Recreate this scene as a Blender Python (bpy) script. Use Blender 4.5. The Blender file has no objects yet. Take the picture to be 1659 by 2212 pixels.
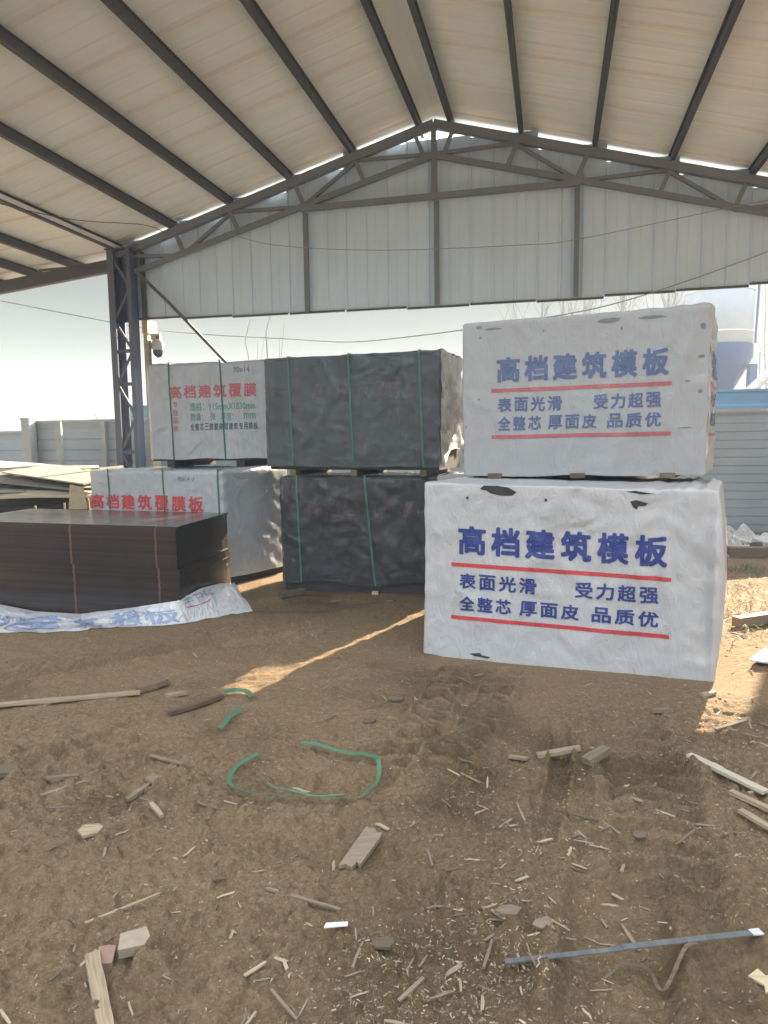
import bpy, bmesh, math, random
import numpy as np
from mathutils import Vector, Matrix, noise as mn
random.seed(7)
SC = bpy.context.scene
COL = SC.collection
rad = math.radians

# ------------------------------------------------------------------ camera, world, sun, exposure
EYE = 1.5
PITCH = rad(5.84); ROLL = math.atan(.0136)
R0 = Vector((1, 0, 0)); U0 = Vector((0, math.sin(PITCH), math.cos(PITCH))); FW = Vector((0, math.cos(PITCH), -math.sin(PITCH)))
CR = R0*math.cos(ROLL) - U0*math.sin(ROLL); CU = U0*math.cos(ROLL) + R0*math.sin(ROLL)
cam = bpy.data.cameras.new('camera'); camo = bpy.data.objects.new('camera', cam); COL.objects.link(camo)
cam.sensor_fit = 'VERTICAL'; cam.sensor_height = 36; cam.lens = 36*1524/2212
cam.clip_start = .05; cam.clip_end = 2000
m = Matrix((( CR.x, CU.x, -FW.x, 0), (CR.y, CU.y, -FW.y, 0), (CR.z, CU.z, -FW.z, EYE), (0, 0, 0, 1)))
camo.matrix_world = m
SC.camera = camo

SUN_AZ, SUN_EL = rad(33.2), rad(24.6)
SKY_STRENGTH, SUN_STRENGTH, EXPOSURE = .085, 5.0, 2.85
HAZE = .0042
VEIL, VEILC, SKY_LOW, SKY_HIGH = .75, (4.3, 4.72, 4.98, 1), .075, 1.66
world = bpy.data.worlds.new('World'); SC.world = world; world.use_nodes = True
wn = world.node_tree.nodes; wl = world.node_tree.links
for n in list(wn): wn.remove(n)
sky = wn.new('ShaderNodeTexSky'); sky.sky_type = 'NISHITA'; sky.sun_disc = False
sky.sun_elevation = SUN_EL; sky.sun_rotation = SUN_AZ
sky.air_density = 1.2; sky.dust_density = 4.0; sky.ozone_density = 1.0
# thin milky overcast veil over the clear sky
hsv = wn.new('ShaderNodeHueSaturation'); hsv.inputs['Saturation'].default_value = .25
veil = wn.new('ShaderNodeMix'); veil.data_type = 'RGBA'; veil.inputs[0].default_value = VEIL
veil.inputs[7].default_value = VEILC
# haze: the sky is dimmer low down and brighter higher up, as under thin cloud
wtc = wn.new('ShaderNodeTexCoord'); wsp = wn.new('ShaderNodeSeparateXYZ'); wmr = wn.new('ShaderNodeMapRange'); wmr.interpolation_type = 'SMOOTHSTEP'
wmr.inputs[1].default_value = .24; wmr.inputs[2].default_value = .60; wmr.inputs[3].default_value = SKY_LOW; wmr.inputs[4].default_value = SKY_HIGH
wmu = wn.new('ShaderNodeVectorMath'); wmu.operation = 'SCALE'
bg = wn.new('ShaderNodeBackground'); bg.inputs[1].default_value = SKY_STRENGTH
wo = wn.new('ShaderNodeOutputWorld')
wl.new(sky.outputs[0], hsv.inputs['Color']); wl.new(hsv.outputs[0], veil.inputs[6]); wl.new(wtc.outputs['Generated'], wsp.inputs[0]); wl.new(wsp.outputs[2], wmr.inputs[0])
wl.new(veil.outputs[2], wmu.inputs[0]); wl.new(wmr.outputs[0], wmu.inputs['Scale']); wl.new(wmu.outputs[0], bg.inputs[0]); wl.new(bg.outputs[0], wo.inputs[0])

sd = Vector((math.sin(SUN_AZ)*math.cos(SUN_EL), math.cos(SUN_AZ)*math.cos(SUN_EL), math.sin(SUN_EL)))
sl = bpy.data.lights.new('sun', 'SUN'); sl.energy = SUN_STRENGTH; sl.angle = rad(.53); sl.color = (1, .83, .60)
so = bpy.data.objects.new('sun', sl); COL.objects.link(so); so.location = (8, 14, 12)
so.rotation_euler = sd.to_track_quat('Z', 'Y').to_euler()

SC.view_settings.view_transform = 'Standard'; SC.view_settings.look = 'None'
SC.view_settings.exposure = EXPOSURE; SC.view_settings.gamma = 1; SC.view_settings.use_curve_mapping = False
SC.cycles.max_bounces = 8; SC.cycles.diffuse_bounces = 5; SC.cycles.transparent_max_bounces = 10
SC.cycles.caustics_reflective = False; SC.cycles.caustics_refractive = False; SC.cycles.sample_clamp_indirect = 6
SC.cycles.use_denoising = True

# ------------------------------------------------------------------ helpers
def tag(o, label=None, cat=None, group=None, kind=None):
    if label: o['label'] = label
    if cat: o['category'] = cat
    if group: o['group'] = group
    if kind: o['kind'] = kind
    return o
def thing(name, label, cat, loc=(0, 0, 0), rz=0, group=None):
    o = bpy.data.objects.new(name, None); COL.objects.link(o); o.empty_display_size = .2
    o.location = loc; o.rotation_euler = (0, 0, rz)
    return tag(o, label, cat, group)
def link(name, me, mt=None, parent=None):
    o = bpy.data.objects.new(name, me); COL.objects.link(o)
    if mt: me.materials.append(mt)
    if parent: o.parent = parent
    return o
class MB:
    def __init__(s): s.v = []; s.f = []
    def add(s, vs, fs):
        n = len(s.v); s.v += [tuple(v) for v in vs]; s.f += [tuple(i+n for i in f) for f in fs]; return s
    def box(s, x0, x1, y0, y1, z0, z1):
        return s.add([(x0,y0,z0),(x1,y0,z0),(x1,y1,z0),(x0,y1,z0),(x0,y0,z1),(x1,y0,z1),(x1,y1,z1),(x0,y1,z1)],
                     [(0,3,2,1),(4,5,6,7),(0,1,5,4),(1,2,6,5),(2,3,7,6),(3,0,4,7)])
    def bar(s, p, q, w, h, up=(0, 0, 1)):          # rectangular bar from p to q
        p, q = Vector(p), Vector(q); d = (q-p).normalized(); up = Vector(up)
        if abs(d.dot(up)) > .97: up = Vector((0, 1, 0))
        sd_ = d.cross(up).normalized()*w/2; uu = sd_.cross(d).normalized()*h/2
        vs = [p-sd_-uu, p+sd_-uu, p+sd_+uu, p-sd_+uu, q-sd_-uu, q+sd_-uu, q+sd_+uu, q-sd_+uu]
        return s.add(vs, [(0,3,2,1),(4,5,6,7),(0,1,5,4),(1,2,6,5),(2,3,7,6),(3,0,4,7)])
    def tube(s, pts, r, n=8, caps=True):
        pts = [Vector(p) for p in pts]; rs = r if isinstance(r, (list, tuple)) else [r]*len(pts)
        base = len(s.v); prev = None
        for i, p in enumerate(pts):
            d = (pts[min(i+1, len(pts)-1)]-pts[max(i-1, 0)]).normalized()
            a = prev if prev is not None else (Vector((0, 0, 1)) if abs(d.z) < .9 else Vector((1, 0, 0)))
            a = (a-d*a.dot(d)).normalized(); b = d.cross(a); prev = a
            for k in range(n):
                t = 2*math.pi*k/n; s.v.append(tuple(p+(a*math.cos(t)+b*math.sin(t))*rs[i]))
        for i in range(len(pts)-1):
            for k in range(n):
                s.f.append((base+i*n+k, base+i*n+(k+1) % n, base+(i+1)*n+(k+1) % n, base+(i+1)*n+k))
        if caps:
            s.f.append(tuple(base+k for k in range(n))[::-1]); e = base+(len(pts)-1)*n; s.f.append(tuple(e+k for k in range(n)))
        return s
    def lathe(s, prof, n=24, c=(0, 0)):
        base = len(s.v)
        for r, z in prof:
            for k in range(n):
                t = 2*math.pi*k/n; s.v.append((c[0]+r*math.cos(t), c[1]+r*math.sin(t), z))
        for i in range(len(prof)-1):
            for k in range(n):
                s.f.append((base+i*n+k, base+i*n+(k+1) % n, base+(i+1)*n+(k+1) % n, base+(i+1)*n+k))
        return s
    def prism(s, poly, z0, z1):                    # poly: xy outline
        n = len(poly)
        return s.add([(x, y, z0) for x, y in poly]+[(x, y, z1) for x, y in poly],
                     [tuple(range(n))[::-1], tuple(range(n, 2*n))]+[(i, (i+1) % n, n+(i+1) % n, n+i) for i in range(n)])
    def mesh(s, name): 
        me = bpy.data.meshes.new(name); me.from_pydata(s.v, [], s.f); me.update(); return me
    def build(s, name, mt, parent=None, smooth=False):
        me = s.mesh(name)
        if smooth: me.polygons.foreach_set('use_smooth', [True]*len(me.polygons))
        return link(name, me, mt, parent)

# value noise in numpy, usable on arrays and on single points
def vn(x, y, seed=0):
    x = np.asarray(x, float); y = np.asarray(y, float)
    ix = np.floor(x).astype(np.int64); iy = np.floor(y).astype(np.int64); fx = x-ix; fy = y-iy
    fx = fx*fx*(3-2*fx); fy = fy*fy*(3-2*fy)
    def h(a, b):
        n = (a*374761393 + b*668265263 + seed*1442695041) & 0xffffffff
        n = ((n ^ (n >> 13))*1274126177) & 0xffffffff
        return ((n ^ (n >> 16)) & 0xffff)/65535.
    return (h(ix, iy)*(1-fx)+h(ix+1, iy)*fx)*(1-fy)+(h(ix, iy+1)*(1-fx)+h(ix+1, iy+1)*fx)*fy
def fbm(x, y, o=4, seed=0):
    s = 0; a = .5
    for i in range(o):
        s = s+a*vn(x, y, seed+i*17); x = np.asarray(x)*2.03+3.1; y = np.asarray(y)*2.03+1.7; a *= .5
    return s
def sst(a, b, x): t = np.clip((x-a)/(b-a), 0, 1); return t*t*(3-2*t)

# ------------------------------------------------------------------ materials
MATS = {}
def nt(name):
    mt = bpy.data.materials.new(name); mt.use_nodes = True; t = mt.node_tree
    return mt, t, t.nodes['Principled BSDF'], t.nodes['Material Output']
def ramp(t, fac, stops):
    r = t.nodes.new('ShaderNodeValToRGB'); e = r.color_ramp.elements
    e[0].position, e[0].color = stops[0][0], (*stops[0][1], 1); e[1].position, e[1].color = stops[1][0], (*stops[1][1], 1)
    for p, c in stops[2:]:
        x = e.new(p); x.color = (*c, 1)
    t.links.new(fac, r.inputs[0]); return r.outputs[0]
def coords(t, scale=(1, 1, 1), kind='Object', rot=(0, 0, 0)):
    tc = t.nodes.new('ShaderNodeTexCoord'); mp = t.nodes.new('ShaderNodeMapping')
    mp.inputs['Scale'].default_value = scale; mp.inputs['Rotation'].default_value = rot
    t.links.new(tc.outputs[kind], mp.inputs[0]); return mp.outputs[0]
def noi(t, vec, scale, detail=4, rough=.55, dist=0, typ=None):
    n = t.nodes.new('ShaderNodeTexNoise'); 
    if typ: n.noise_type = typ
    n.inputs['Scale'].default_value = scale; n.inputs['Detail'].default_value = detail
    n.inputs['Roughness'].default_value = rough; n.inputs['Distortion'].default_value = dist
    t.links.new(vec, n.inputs['Vector']); return n.outputs[0]
def bump(t, h, strength, dist, prev=None):
    b = t.nodes.new('ShaderNodeBump'); b.inputs['Strength'].default_value = strength; b.inputs['Distance'].default_value = dist
    t.links.new(h, b.inputs['Height'])
    if prev: t.links.new(prev, b.inputs['Normal'])
    return b.outputs[0]
def mixc(t, fac, a, b):
    x = t.nodes.new('ShaderNodeMix'); x.data_type = 'RGBA'
    if isinstance(fac, float): x.inputs[0].default_value = fac
    else: t.links.new(fac, x.inputs[0])
    for i, c in ((6, a), (7, b)):
        if isinstance(c, tuple): x.inputs[i].default_value = (*c, 1)
        else: t.links.new(c, x.inputs[i])
    return x.outputs[2]
def worn(name, col, col2=None, rough=.6, scale=6, stretch=(1, 1, 1), bscale=40, bstr=.15, spec=.4, lo=.35, hi=.7, metallic=0):
    """painted / plain surface with patchy wear and a fine bump"""
    if name in MATS: return MATS[name]
    mt, t, p, _ = nt(name); v = coords(t, stretch)
    c2 = col2 or tuple(x*.7 for x in col)
    t.links.new(ramp(t, noi(t, v, scale, 6, .6, .3), [(lo, col), (hi, c2)]), p.inputs['Base Color'])
    p.inputs['Roughness'].default_value = rough; p.inputs['Specular IOR Level'].default_value = spec; p.inputs['Metallic'].default_value = metallic
    if bstr: t.links.new(bump(t, noi(t, v, bscale, 4), bstr, .01), p.inputs['Normal'])
    MATS[name] = mt; return mt
def wood(name, col, col2, rough=.75):
    if name in MATS: return MATS[name]
    mt, t, p, _ = nt(name); v = coords(t, (3, 40, 40)); oi = t.nodes.new('ShaderNodeObjectInfo')
    n = noi(t, v, 3, 5, .6, .4)
    c = ramp(t, n, [(.3, col), (.7, col2)])
    hs = t.nodes.new('ShaderNodeHueSaturation'); t.links.new(c, hs.inputs['Color'])
    mr = t.nodes.new('ShaderNodeMapRange'); mr.inputs[3].default_value = .62; mr.inputs[4].default_value = 1.2
    t.links.new(oi.outputs['Random'], mr.inputs[0]); t.links.new(mr.outputs[0], hs.inputs['Value'])
    t.links.new(hs.outputs[0], p.inputs['Base Color']); p.inputs['Roughness'].default_value = rough
    p.inputs['Specular IOR Level'].default_value = .2
    t.links.new(bump(t, n, .3, .004), p.inputs['Normal'])
    MATS[name] = mt; return mt
def crinkle(t, strength=1., diag=.6):
    """crease bump of wrinkled plastic sheet, in object space so that print and film share it"""
    v1 = coords(t, (1, 1, 1), rot=(0, diag, 0)); 
    v2 = coords(t, (1.0, 1.0, .35), rot=(0, -.35, 0))
    a = noi(t, v1, 3.2, 5, .5, 1.2, 'RIDGED_MULTIFRACTAL'); b = noi(t, v2, 14, 4, .6, 1.6)
    c = noi(t, v1, 45, 3, .6, .8)
    n = bump(t, a, .8*strength, .05); n = bump(t, b, .8*strength, .026, n); return bump(t, c, .4*strength, .008, n)
def film(name, col, rough=.38, strength=1., clear=0., spec=.5, dirt=.85, diag=.6, trans=0.):
    if name in MATS: return MATS[name]
    mt, t, p, out = nt(name); v = coords(t)
    t.links.new(ramp(t, noi(t, v, 2.5, 5, .6), [(.35, col), (.75, tuple(x*dirt for x in col))]), p.inputs['Base Color'])
    p.inputs['Roughness'].default_value = rough; p.inputs['Specular IOR Level'].default_value = spec
    nrm = crinkle(t, strength, diag); t.links.new(nrm, p.inputs['Normal'])
    last = p.outputs[0]
    if trans:
        tl = t.nodes.new('ShaderNodeBsdfTranslucent'); tl.inputs[0].default_value = (*col, 1); t.links.new(nrm, tl.inputs['Normal'])
        mx = t.nodes.new('ShaderNodeMixShader'); mx.inputs[0].default_value = trans
        t.links.new(last, mx.inputs[1]); t.links.new(tl.outputs[0], mx.inputs[2]); last = mx.outputs[0]
    if clear:
        tr = t.nodes.new('ShaderNodeBsdfTransparent'); tr.inputs[0].default_value = (.86, .88, .9, 1)
        mx = t.nodes.new('ShaderNodeMixShader')
        f = noi(t, coords(t, (1, 1, .5), rot=(0, diag, 0)), 9, 6, .65, 1.5)
        mr = t.nodes.new('ShaderNodeMapRange'); mr.inputs[1].default_value = .3; mr.inputs[2].default_value = .75
        mr.inputs[3].default_value = min(1, clear+.05); mr.inputs[4].default_value = max(0, clear-.09)
        t.links.new(f, mr.inputs[0]); t.links.new(mr.outputs[0], mx.inputs[0])
        t.links.new(last, mx.inputs[1]); t.links.new(tr.outputs[0], mx.inputs[2]); last = mx.outputs[0]
        gl = t.nodes.new('ShaderNodeBsdfGlossy'); gl.inputs['Roughness'].default_value = rough*.7; t.links.new(nrm, gl.inputs['Normal'])
        fz = t.nodes.new('ShaderNodeFresnel'); fz.inputs[0].default_value = 1.42; t.links.new(nrm, fz.inputs['Normal'])
        m3 = t.nodes.new('ShaderNodeMixShader'); t.links.new(fz.outputs[0], m3.inputs[0]); t.links.new(last, m3.inputs[1]); t.links.new(gl.outputs[0], m3.inputs[2]); last = m3.outputs[0]
    t.links.new(last, out.inputs[0]); MATS[name] = mt; return mt

M_STEEL = worn('dark_steel', (.075, .080, .092), (.11, .10, .095), .55, 9, bstr=.08)
M_TRUSS = worn('glare_grey_truss_steel', (.15, .185, .235), (.17, .18, .20), .6, 8, bstr=.08)  # truss steel lightened and greyed, lens glare put into its colour
M_COLBLUE = worn('glare_blue_steel', (.085, .115, .21), (.125, .12, .14), .55, 5, bstr=.08)  # blue tint of the column stands for lens glare over it
M_GREEN = worn('green_strap', (.05, .155, .10), (.04, .115, .078), .4, 12, bstr=.05)
M_GREEN2 = worn('dusty_green_strap', (.045, .125, .075), (.07, .12, .075), .5, 9, bstr=.05)
M_PALEWOOD = wood('pale_wood', (.30, .23, .155), (.165, .122, .082))
M_GREYWOOD = wood('weathered_wood', (.19, .145, .105), (.11, .083, .062))
M_BARK = wood('bark_wood', (.17, .115, .08), (.09, .06, .045))
M_SCRAP = wood('weathered_ply', (.36, .34, .29), (.24, .22, .18))
M_SCRAPDARK = wood('dark_ply', (.10, .085, .075), (.055, .05, .045))
M_TIMBER = wood('light_timber', (.50, .40, .26), (.36, .27, .17))
M_FENCE = worn('grey_fence_sheet', (.38, .45, .54), (.33, .39, .47), .5, 2, bstr=.05)
M_FENCEPOST = worn('fence_post_paint', (.46, .50, .52), (.37, .40, .42), .6, 4)
M_BLUEWALL = worn('blue_sheet', (.045, .115, .20), (.04, .095, .16), .5, 2, bstr=.03)
M_BLUEINK = 'blue'

# ------------------------------------------------------------------ haze
hz = MB().box(-106, 106, -66, 112, -1.2, 10.8).build('haze', None); tag(hz, kind='stuff')
hm = bpy.data.materials.new('haze'); hm.use_nodes = True; ht = hm.node_tree
for n in list(ht.nodes): ht.nodes.remove(n)
ho = ht.nodes.new('ShaderNodeOutputMaterial'); hv = ht.nodes.new('ShaderNodeVolumePrincipled')
hv.inputs['Color'].default_value = (.80, .92, 1, 1); hv.inputs['Density'].default_value = HAZE; hv.inputs['Anisotropy'].default_value = .0
ht.links.new(hv.outputs[0], ho.inputs['Volume']); hz.data.materials.append(hm)

# ------------------------------------------------------------------ ground
TRK = [((-.05, 2.95), (.60, 4.72), .17, 1.5), ((.24, 3.05), (.95, 4.72), .17, 1.5), ((.58, 2.5), (.92, 3.6), .09, .4),
       ((.86, 2.05), (1.32, 3.7), .34, 1), ((-1.9, 2.9), (-1.3, 3.6), .16, .7), ((-2.6, 4.2), (-.5, 5.6), .22, 0), ((.55, 1.6), (.75, 2.3), .3, 0)]
FOOT = [(1.33, 5.03, rad(-20.5), .93, .58), (.03, 7.25, rad(-12), .93, .47), (-2.26, 8.1, rad(-24), .92, .55), (-2.8, 6.7, rad(-18), 1.25, .6)]
def gz(x, y):
    x = np.asarray(x, float); y = np.asarray(y, float)
    d = np.hypot(x, y-3); near = 1-sst(6, 14, d)
    wx = x*.82+y*.4; wy = y*.82-x*.4
    z = .055*(fbm(x*.7, y*.7, 3, 3)-.45)+.075*(fbm(wx*1.3, wy*3.1, 4, 8)-.45)
    z = z+(1-.6*sst(2.9, 4.0, y))*.042*(fbm(x*6.5, y*6.5, 4, 21)-.45)+.010*(fbm(x*17, y*17, 3, 25)-.45)
    r = 1-np.abs(2*fbm(wx*3, wy*7, 3, 31)/.9-1); z = z+.026*(r-.5)
    c = vn(x*21, y*21, 41)*vn(x*9+4, y*9, 42); far = 1-.75*sst(2.8, 3.9, y); z = z+far*(.030*sst(.36, .52, c)+.010*sst(.5, .62, vn(x*33, y*33, 51)))
    c2 = vn(x*48, y*48, 47); z = z+far*.012*sst(.55, .75, c2)
    for (ax, ay), (bx, by), w, lug in TRK:
        L = math.hypot(bx-ax, by-ay); ux, uy = (bx-ax)/L, (by-ay)/L
        t = (x-ax)*ux+(y-ay)*uy; l = -(x-ax)*uy+(y-ay)*ux + .03*np.sin(t*3.1)
        k = sst(-.1, .15, t)*(1-sst(L-.25, L+.1, t)); a = np.abs(l)
        core = 1-sst(w*.40, w*.56, a); rim = np.exp(-((a-w*.62)/(w*.16))**2)
        z = z*(1-.6*core*k)+k*(-.032*core+.036*rim*(.4+1.2*vn(x*14, y*14, 61)))
        if lug:
            ph = t/.125+np.sign(l)*.5+a*2.6; sq = sst(.25, .5, np.sin(2*math.pi*ph)); z = z+k*core*.046*lug*sq*(.5+vn(x*9, y*9, 62))
    for cx, cy, ang, hl, hd in FOOT:
        c_, s_ = math.cos(ang), math.sin(ang); u = np.abs((x-cx)*c_+(y-cy)*s_)-hl; w = np.abs(-(x-cx)*s_+(y-cy)*c_)-hd
        z = z*sst(.0, .45, np.maximum(u, w))
    return z*near*sst(-3, 0, y)
def damp(x, y):
    n = fbm(x*1.7, y*1.7, 5, 77)
    def blob(cx, cy, rx, ry): return np.exp(-((x-cx)/rx)**2-((y-cy)/ry)**2)
    b = .10*blob(.85, 2.9, .45, .5)+.2*blob(.42, 2.8, .09, .45)+1.1*blob(.15, 1.85, .36, .36)+.7*blob(.95, 2.15, .28, .3)+.6*blob(.85, 1.6, .4, .16)+.4*blob(.35, 2.6, .25, .4)+.35*blob(-.75, 1.75, .25, .3)+.5*blob(-.2, 6.3, 1.2, .8)+.25*blob(1.2, 3.4, .4, .5)+.25*blob(-1.6, 5, .6, .3)
    return np.clip(b*(.3+1.4*n)+.55*sst(.5, .75, n), 0, 1)
def grow(a, b, s0, k):
    o = [a]; s = s0
    while o[-1] < b: o.append(o[-1]+s); s *= k
    return o
xs = np.arange(-2.3, 2.3, .0115); rx = np.array(grow(2.3, 98, .0125, 1.055)); xs = np.concatenate([-rx[::-1], xs[1:-1], rx])
ys = np.concatenate([-np.array(grow(1.4, 50, .1, 1.4))[::-1]+2.4, np.arange(1.42, 4.2, .0095), np.array(grow(4.2, 98, .0105, 1.019))])
ys = np.unique(ys)
GX, GY = np.meshgrid(xs, ys); GZ = gz(GX, GY); nx, ny = len(xs), len(ys)
me = bpy.data.meshes.new('ground'); me.vertices.add(nx*ny)
me.vertices.foreach_set('co', np.stack([GX, GY, GZ], -1).ravel())
i = np.arange(nx*ny).reshape(ny, nx); q = np.stack([i[:-1, :-1], i[:-1, 1:], i[1:, 1:], i[1:, :-1]], -1).reshape(-1, 4)
me.loops.add(q.size); me.loops.foreach_set('vertex_index', q.ravel().astype(np.int32))
me.polygons.add(len(q)); me.polygons.foreach_set('loop_start', np.arange(0, q.size, 4).astype(np.int32)); me.polygons.foreach_set('loop_total', np.full(len(q), 4, np.int32))
me.update(calc_edges=True); me.polygons.foreach_set('use_smooth', np.ones(len(q), bool))
at = me.attributes.new('damp', 'FLOAT', 'POINT'); at.data.foreach_set('value', damp(GX, GY).ravel().astype(np.float32))
mt, t, p, _ = nt('dry_dirt'); v = coords(t)
big = ramp(t, noi(t, v, .9, 6, .6, .4), [(.3, (.220, .146, .083)), (.7, (.165, .108, .061))])
fine = noi(t, v, 52, 7, .78); 
c = mixc(t, ramp(t, fine, [(.44, (0, 0, 0)), (.60, (1, 1, 1))]), big, (.262, .188, .116))
dk = mixc(t, ramp(t, noi(t, v, 80, 4, .75), [(.57, (0, 0, 0)), (.70, (.5, .5, .5))]), c, (.085, .060, .040))
vo = t.nodes.new('ShaderNodeTexVoronoi'); vo.inputs['Scale'].default_value = 95; t.links.new(v, vo.inputs['Vector'])
lt = mixc(t, ramp(t, vo.outputs['Distance'], [(.13, (1, 1, 1)), (.22, (0, 0, 0))]), dk, (.32, .248, .160))
da = t.nodes.new('ShaderNodeAttribute'); da.attribute_name = 'damp'
hs = t.nodes.new('ShaderNodeHueSaturation'); hs.inputs['Value'].default_value = .46; hs.inputs['Saturation'].default_value = 1.08; t.links.new(lt, hs.inputs['Color'])
t.links.new(mixc(t, da.outputs['Fac'], lt, hs.outputs[0]), p.inputs['Base Color'])
p.inputs['Roughness'].default_value = .95; p.inputs['Specular IOR Level'].default_value = .12
b = bump(t, noi(t, v, 22, 7, .72), 1., .032); b = bump(t, noi(t, v, 110, 4, .7), 1., .008, b); t.links.new(b, p.inputs['Normal'])
tag(link('ground', me, mt), kind='structure')
def g0(x, y): return float(gz(x, y))

# ------------------------------------------------------------------ the open shed
SH = thing('open_shed', 'open steel shed with beige panelled gable roof and blue grey corrugated gable end', 'shed', (.819, 11.031, 0), rad(-13.5))
SLP = .277
def L_(s): return 6.22-SLP*abs(s)              # top of the rafters = underside of the purlins
SE, A0, A1 = 5.62, .52, -7.6                   # half span, roof ends (rear, front)
# roof underside: sandwich panels with joints running down the slope
mt, t, p, _ = nt('beige_roof_panel'); v = coords(t, (.25, 1.3, 1)); v2 = coords(t)
c = ramp(t, noi(t, v, 1.3, 4, .55, .2), [(.3, (.84, .90, .93)), (.72, (.79, .84, .86))])
c = mixc(t, ramp(t, noi(t, v2, .8, 5, .6), [(.45, (0, 0, 0)), (.8, (.5, .5, .5))]), c, (.74, .77, .77))
at_ = t.nodes.new('ShaderNodeAttribute'); at_.attribute_name = 'joint'
c = mixc(t, at_.outputs['Fac'], c, (.66, .65, .62))
t.links.new(c, p.inputs['Base Color']); p.inputs['Roughness'].default_value = .6
t.links.new(bump(t, noi(t, coords(t, (.3, 5, 1)), 2.2, 3), .35, .03), p.inputs['Normal'])
M_ROOF = mt
def roof_sheet(name, s0, z0, s1, z1, parent):
    """panelled roof slope from ridge (s0,z0) down to the eave (s1,z1); ripples across the joints"""
    a = A1; pw = .95
    av = []; jt = []
    while a < A0-1e-6:
        for f, d, j in ((.0, 0, 1), (.012, .012, .9), (.03, -.004, .25), (.16, -.008, .06), (.33, .0, .0), (.36, .007, .22), (.39, .0, .0), (.62, -.006, .0), (.67, .008, .25), (.71, .0, .0), (.9, -.004, .1), (.985, .012, .5)):
            x = a+f*pw
            if x < A0: av.append((x, d)); jt.append(j*random.uniform(.55, 1))
        a += pw
    av.append((A0, 0)); jt.append(0)
    ss = [0, .12, .25, .4, .55, .7, .85, 1]; V = []; J = []; n = len(av)
    for th in (0, .07):
        for k in ss:
            for (x, d), j in zip(av, jt):
                V.append((s0+(s1-s0)*k, x, z0+(z1-z0)*k+(th if th else d+.004*math.sin(9*k+x*3)))); J.append(j)
    F = []; m_ = len(ss); o = n*m_
    for r in range(m_-1):
        for k in range(n-1):
            F.append((r*n+k, r*n+k+1, (r+1)*n+k+1, (r+1)*n+k)); F.append((o+r*n+k, o+(r+1)*n+k, o+(r+1)*n+k+1, o+r*n+k+1))
    for k in range(n-1): F.append(((m_-1)*n+k, (m_-1)*n+k+1, o+(m_-1)*n+k+1, o+(m_-1)*n+k)); F.append((k, o+k, o+k+1, k+1))
    for r in range(m_-1): F.append((r*n, (r+1)*n, o+(r+1)*n, o+r*n)); F.append((r*n+n-1, o+r*n+n-1, o+(r+1)*n+n-1, (r+1)*n+n-1))
    me = bpy.data.meshes.new(name); me.from_pydata(V, [], F); me.update()
    me.attributes.new('joint', 'FLOAT', 'POINT').data.foreach_set('value', J)
    return link(name, me, M_ROOF, parent)
PH = .15
roof_sheet('roof_slope', -.02, L_(0)+PH, -SE, L_(SE)+PH, SH); roof_sheet('roof_slope', .02, L_(0)+PH, SE, L_(SE)+PH, SH)
MB().add([(-.22, A1, L_(.22)+PH-.012), (0, A1, L_(0)+PH-.012), (.22, A1, L_(.22)+PH-.012), (-.22, A0-.02, L_(.22)+PH-.012), (0, A0-.02, L_(0)+PH-.012), (.22, A0-.02, L_(.22)+PH-.012)],
         [(0, 1, 4, 3), (1, 2, 5, 4)]).build('ridge_cap', M_ROOF, SH)
LT = lambda s: 4.60-.10*(abs(s)-5.46)           # lean-to rafter top
for sg in (-1, 1):
    roof_sheet('roof_slope', sg*5.40, LT(5.4)+PH, sg*9.6, LT(9.6)+PH, SH)
def purlin(s, z):
    b = MB()
    b.box(s-.004, s+.004, A1+.1, A0-.1, z, z+PH-.012)
    for zz in (z, z+PH-.020): b.box(s-.03 if zz == z else s-.031, s+.032, A1+.1, A0-.1, zz, zz+.008)
    b.box(s+.028, s+.034, A1+.1, A0-.1, z+.008, z+.03)
    return b.build('purlin', M_STEEL, SH)
PUR = [.24+1.035*i for i in range(6)]
for s in PUR: purlin(s, L_(s)); purlin(-s, L_(s))
for s in (6.3, 7.15, 8.0, 8.9): purlin(-s, LT(s)); purlin(s, LT(s))
# end frame truss
def P(s, z, a=0): return (s, a, z)
def truss(a):
    tr = MB()
    for sg in (-1, 1): tr.bar(P(0, L_(0)-.06, a), P(sg*5.46, L_(5.46)-.06, a), .10, .12)
    tr = tr.build('top_chord', M_TRUSS, SH)
    b = MB()
    for sg in (-1, 1):
        b.bar(P(0, L_(0)-.50, a+.004), P(sg*5.1, L_(5.1)-.44, a+.004), .07, .08)
    b.build('bottom_chord', M_TRUSS, tr)
    MB().bar(P(-2.12, 5.13, a-.003), P(2.12, 5.13, a-.003), .07, .085).build('tie_beam', M_TRUSS, tr)
    MB().bar(P(0, L_(0)-.14, a+.01), P(0, 5.09, a+.01), .085, .06, (0, 1, 0)).build('king_post', M_TRUSS, tr)
    for sg in (-1, 1):
        for lo, hi in ((0, 1.18), (2.1, 1.18), (2.1, 3.28), (4.2, 3.28), (4.2, 5.3)):
            MB().bar(P(sg*lo, L_(lo)-.48, a+.012), P(sg*hi, L_(hi)-.12, a+.012), .05, .05, (0, 1, 0)).build('web_member', M_TRUSS, tr)
        for s in (.28, 1.22, 2.2, 3.32, 4.3):
            MB().bar(P(sg*s, L_(s)-.12, a-.012), P(sg*(s-.13), L_(s-.13)-.46, a-.012), .06, .045, (0, 1, 0)).build('strut', M_TRUSS, tr)
truss(0); truss(-6.0)
# lean-to rafters
for a in (0, -6.0):
    for sg in (-1, 1): MB().bar(P(sg*5.36, LT(5.36)-.10, a), P(sg*9.6, LT(9.6)-.10, a), .10, .20).build('lean_to_rafter', M_STEEL, SH)
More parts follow.
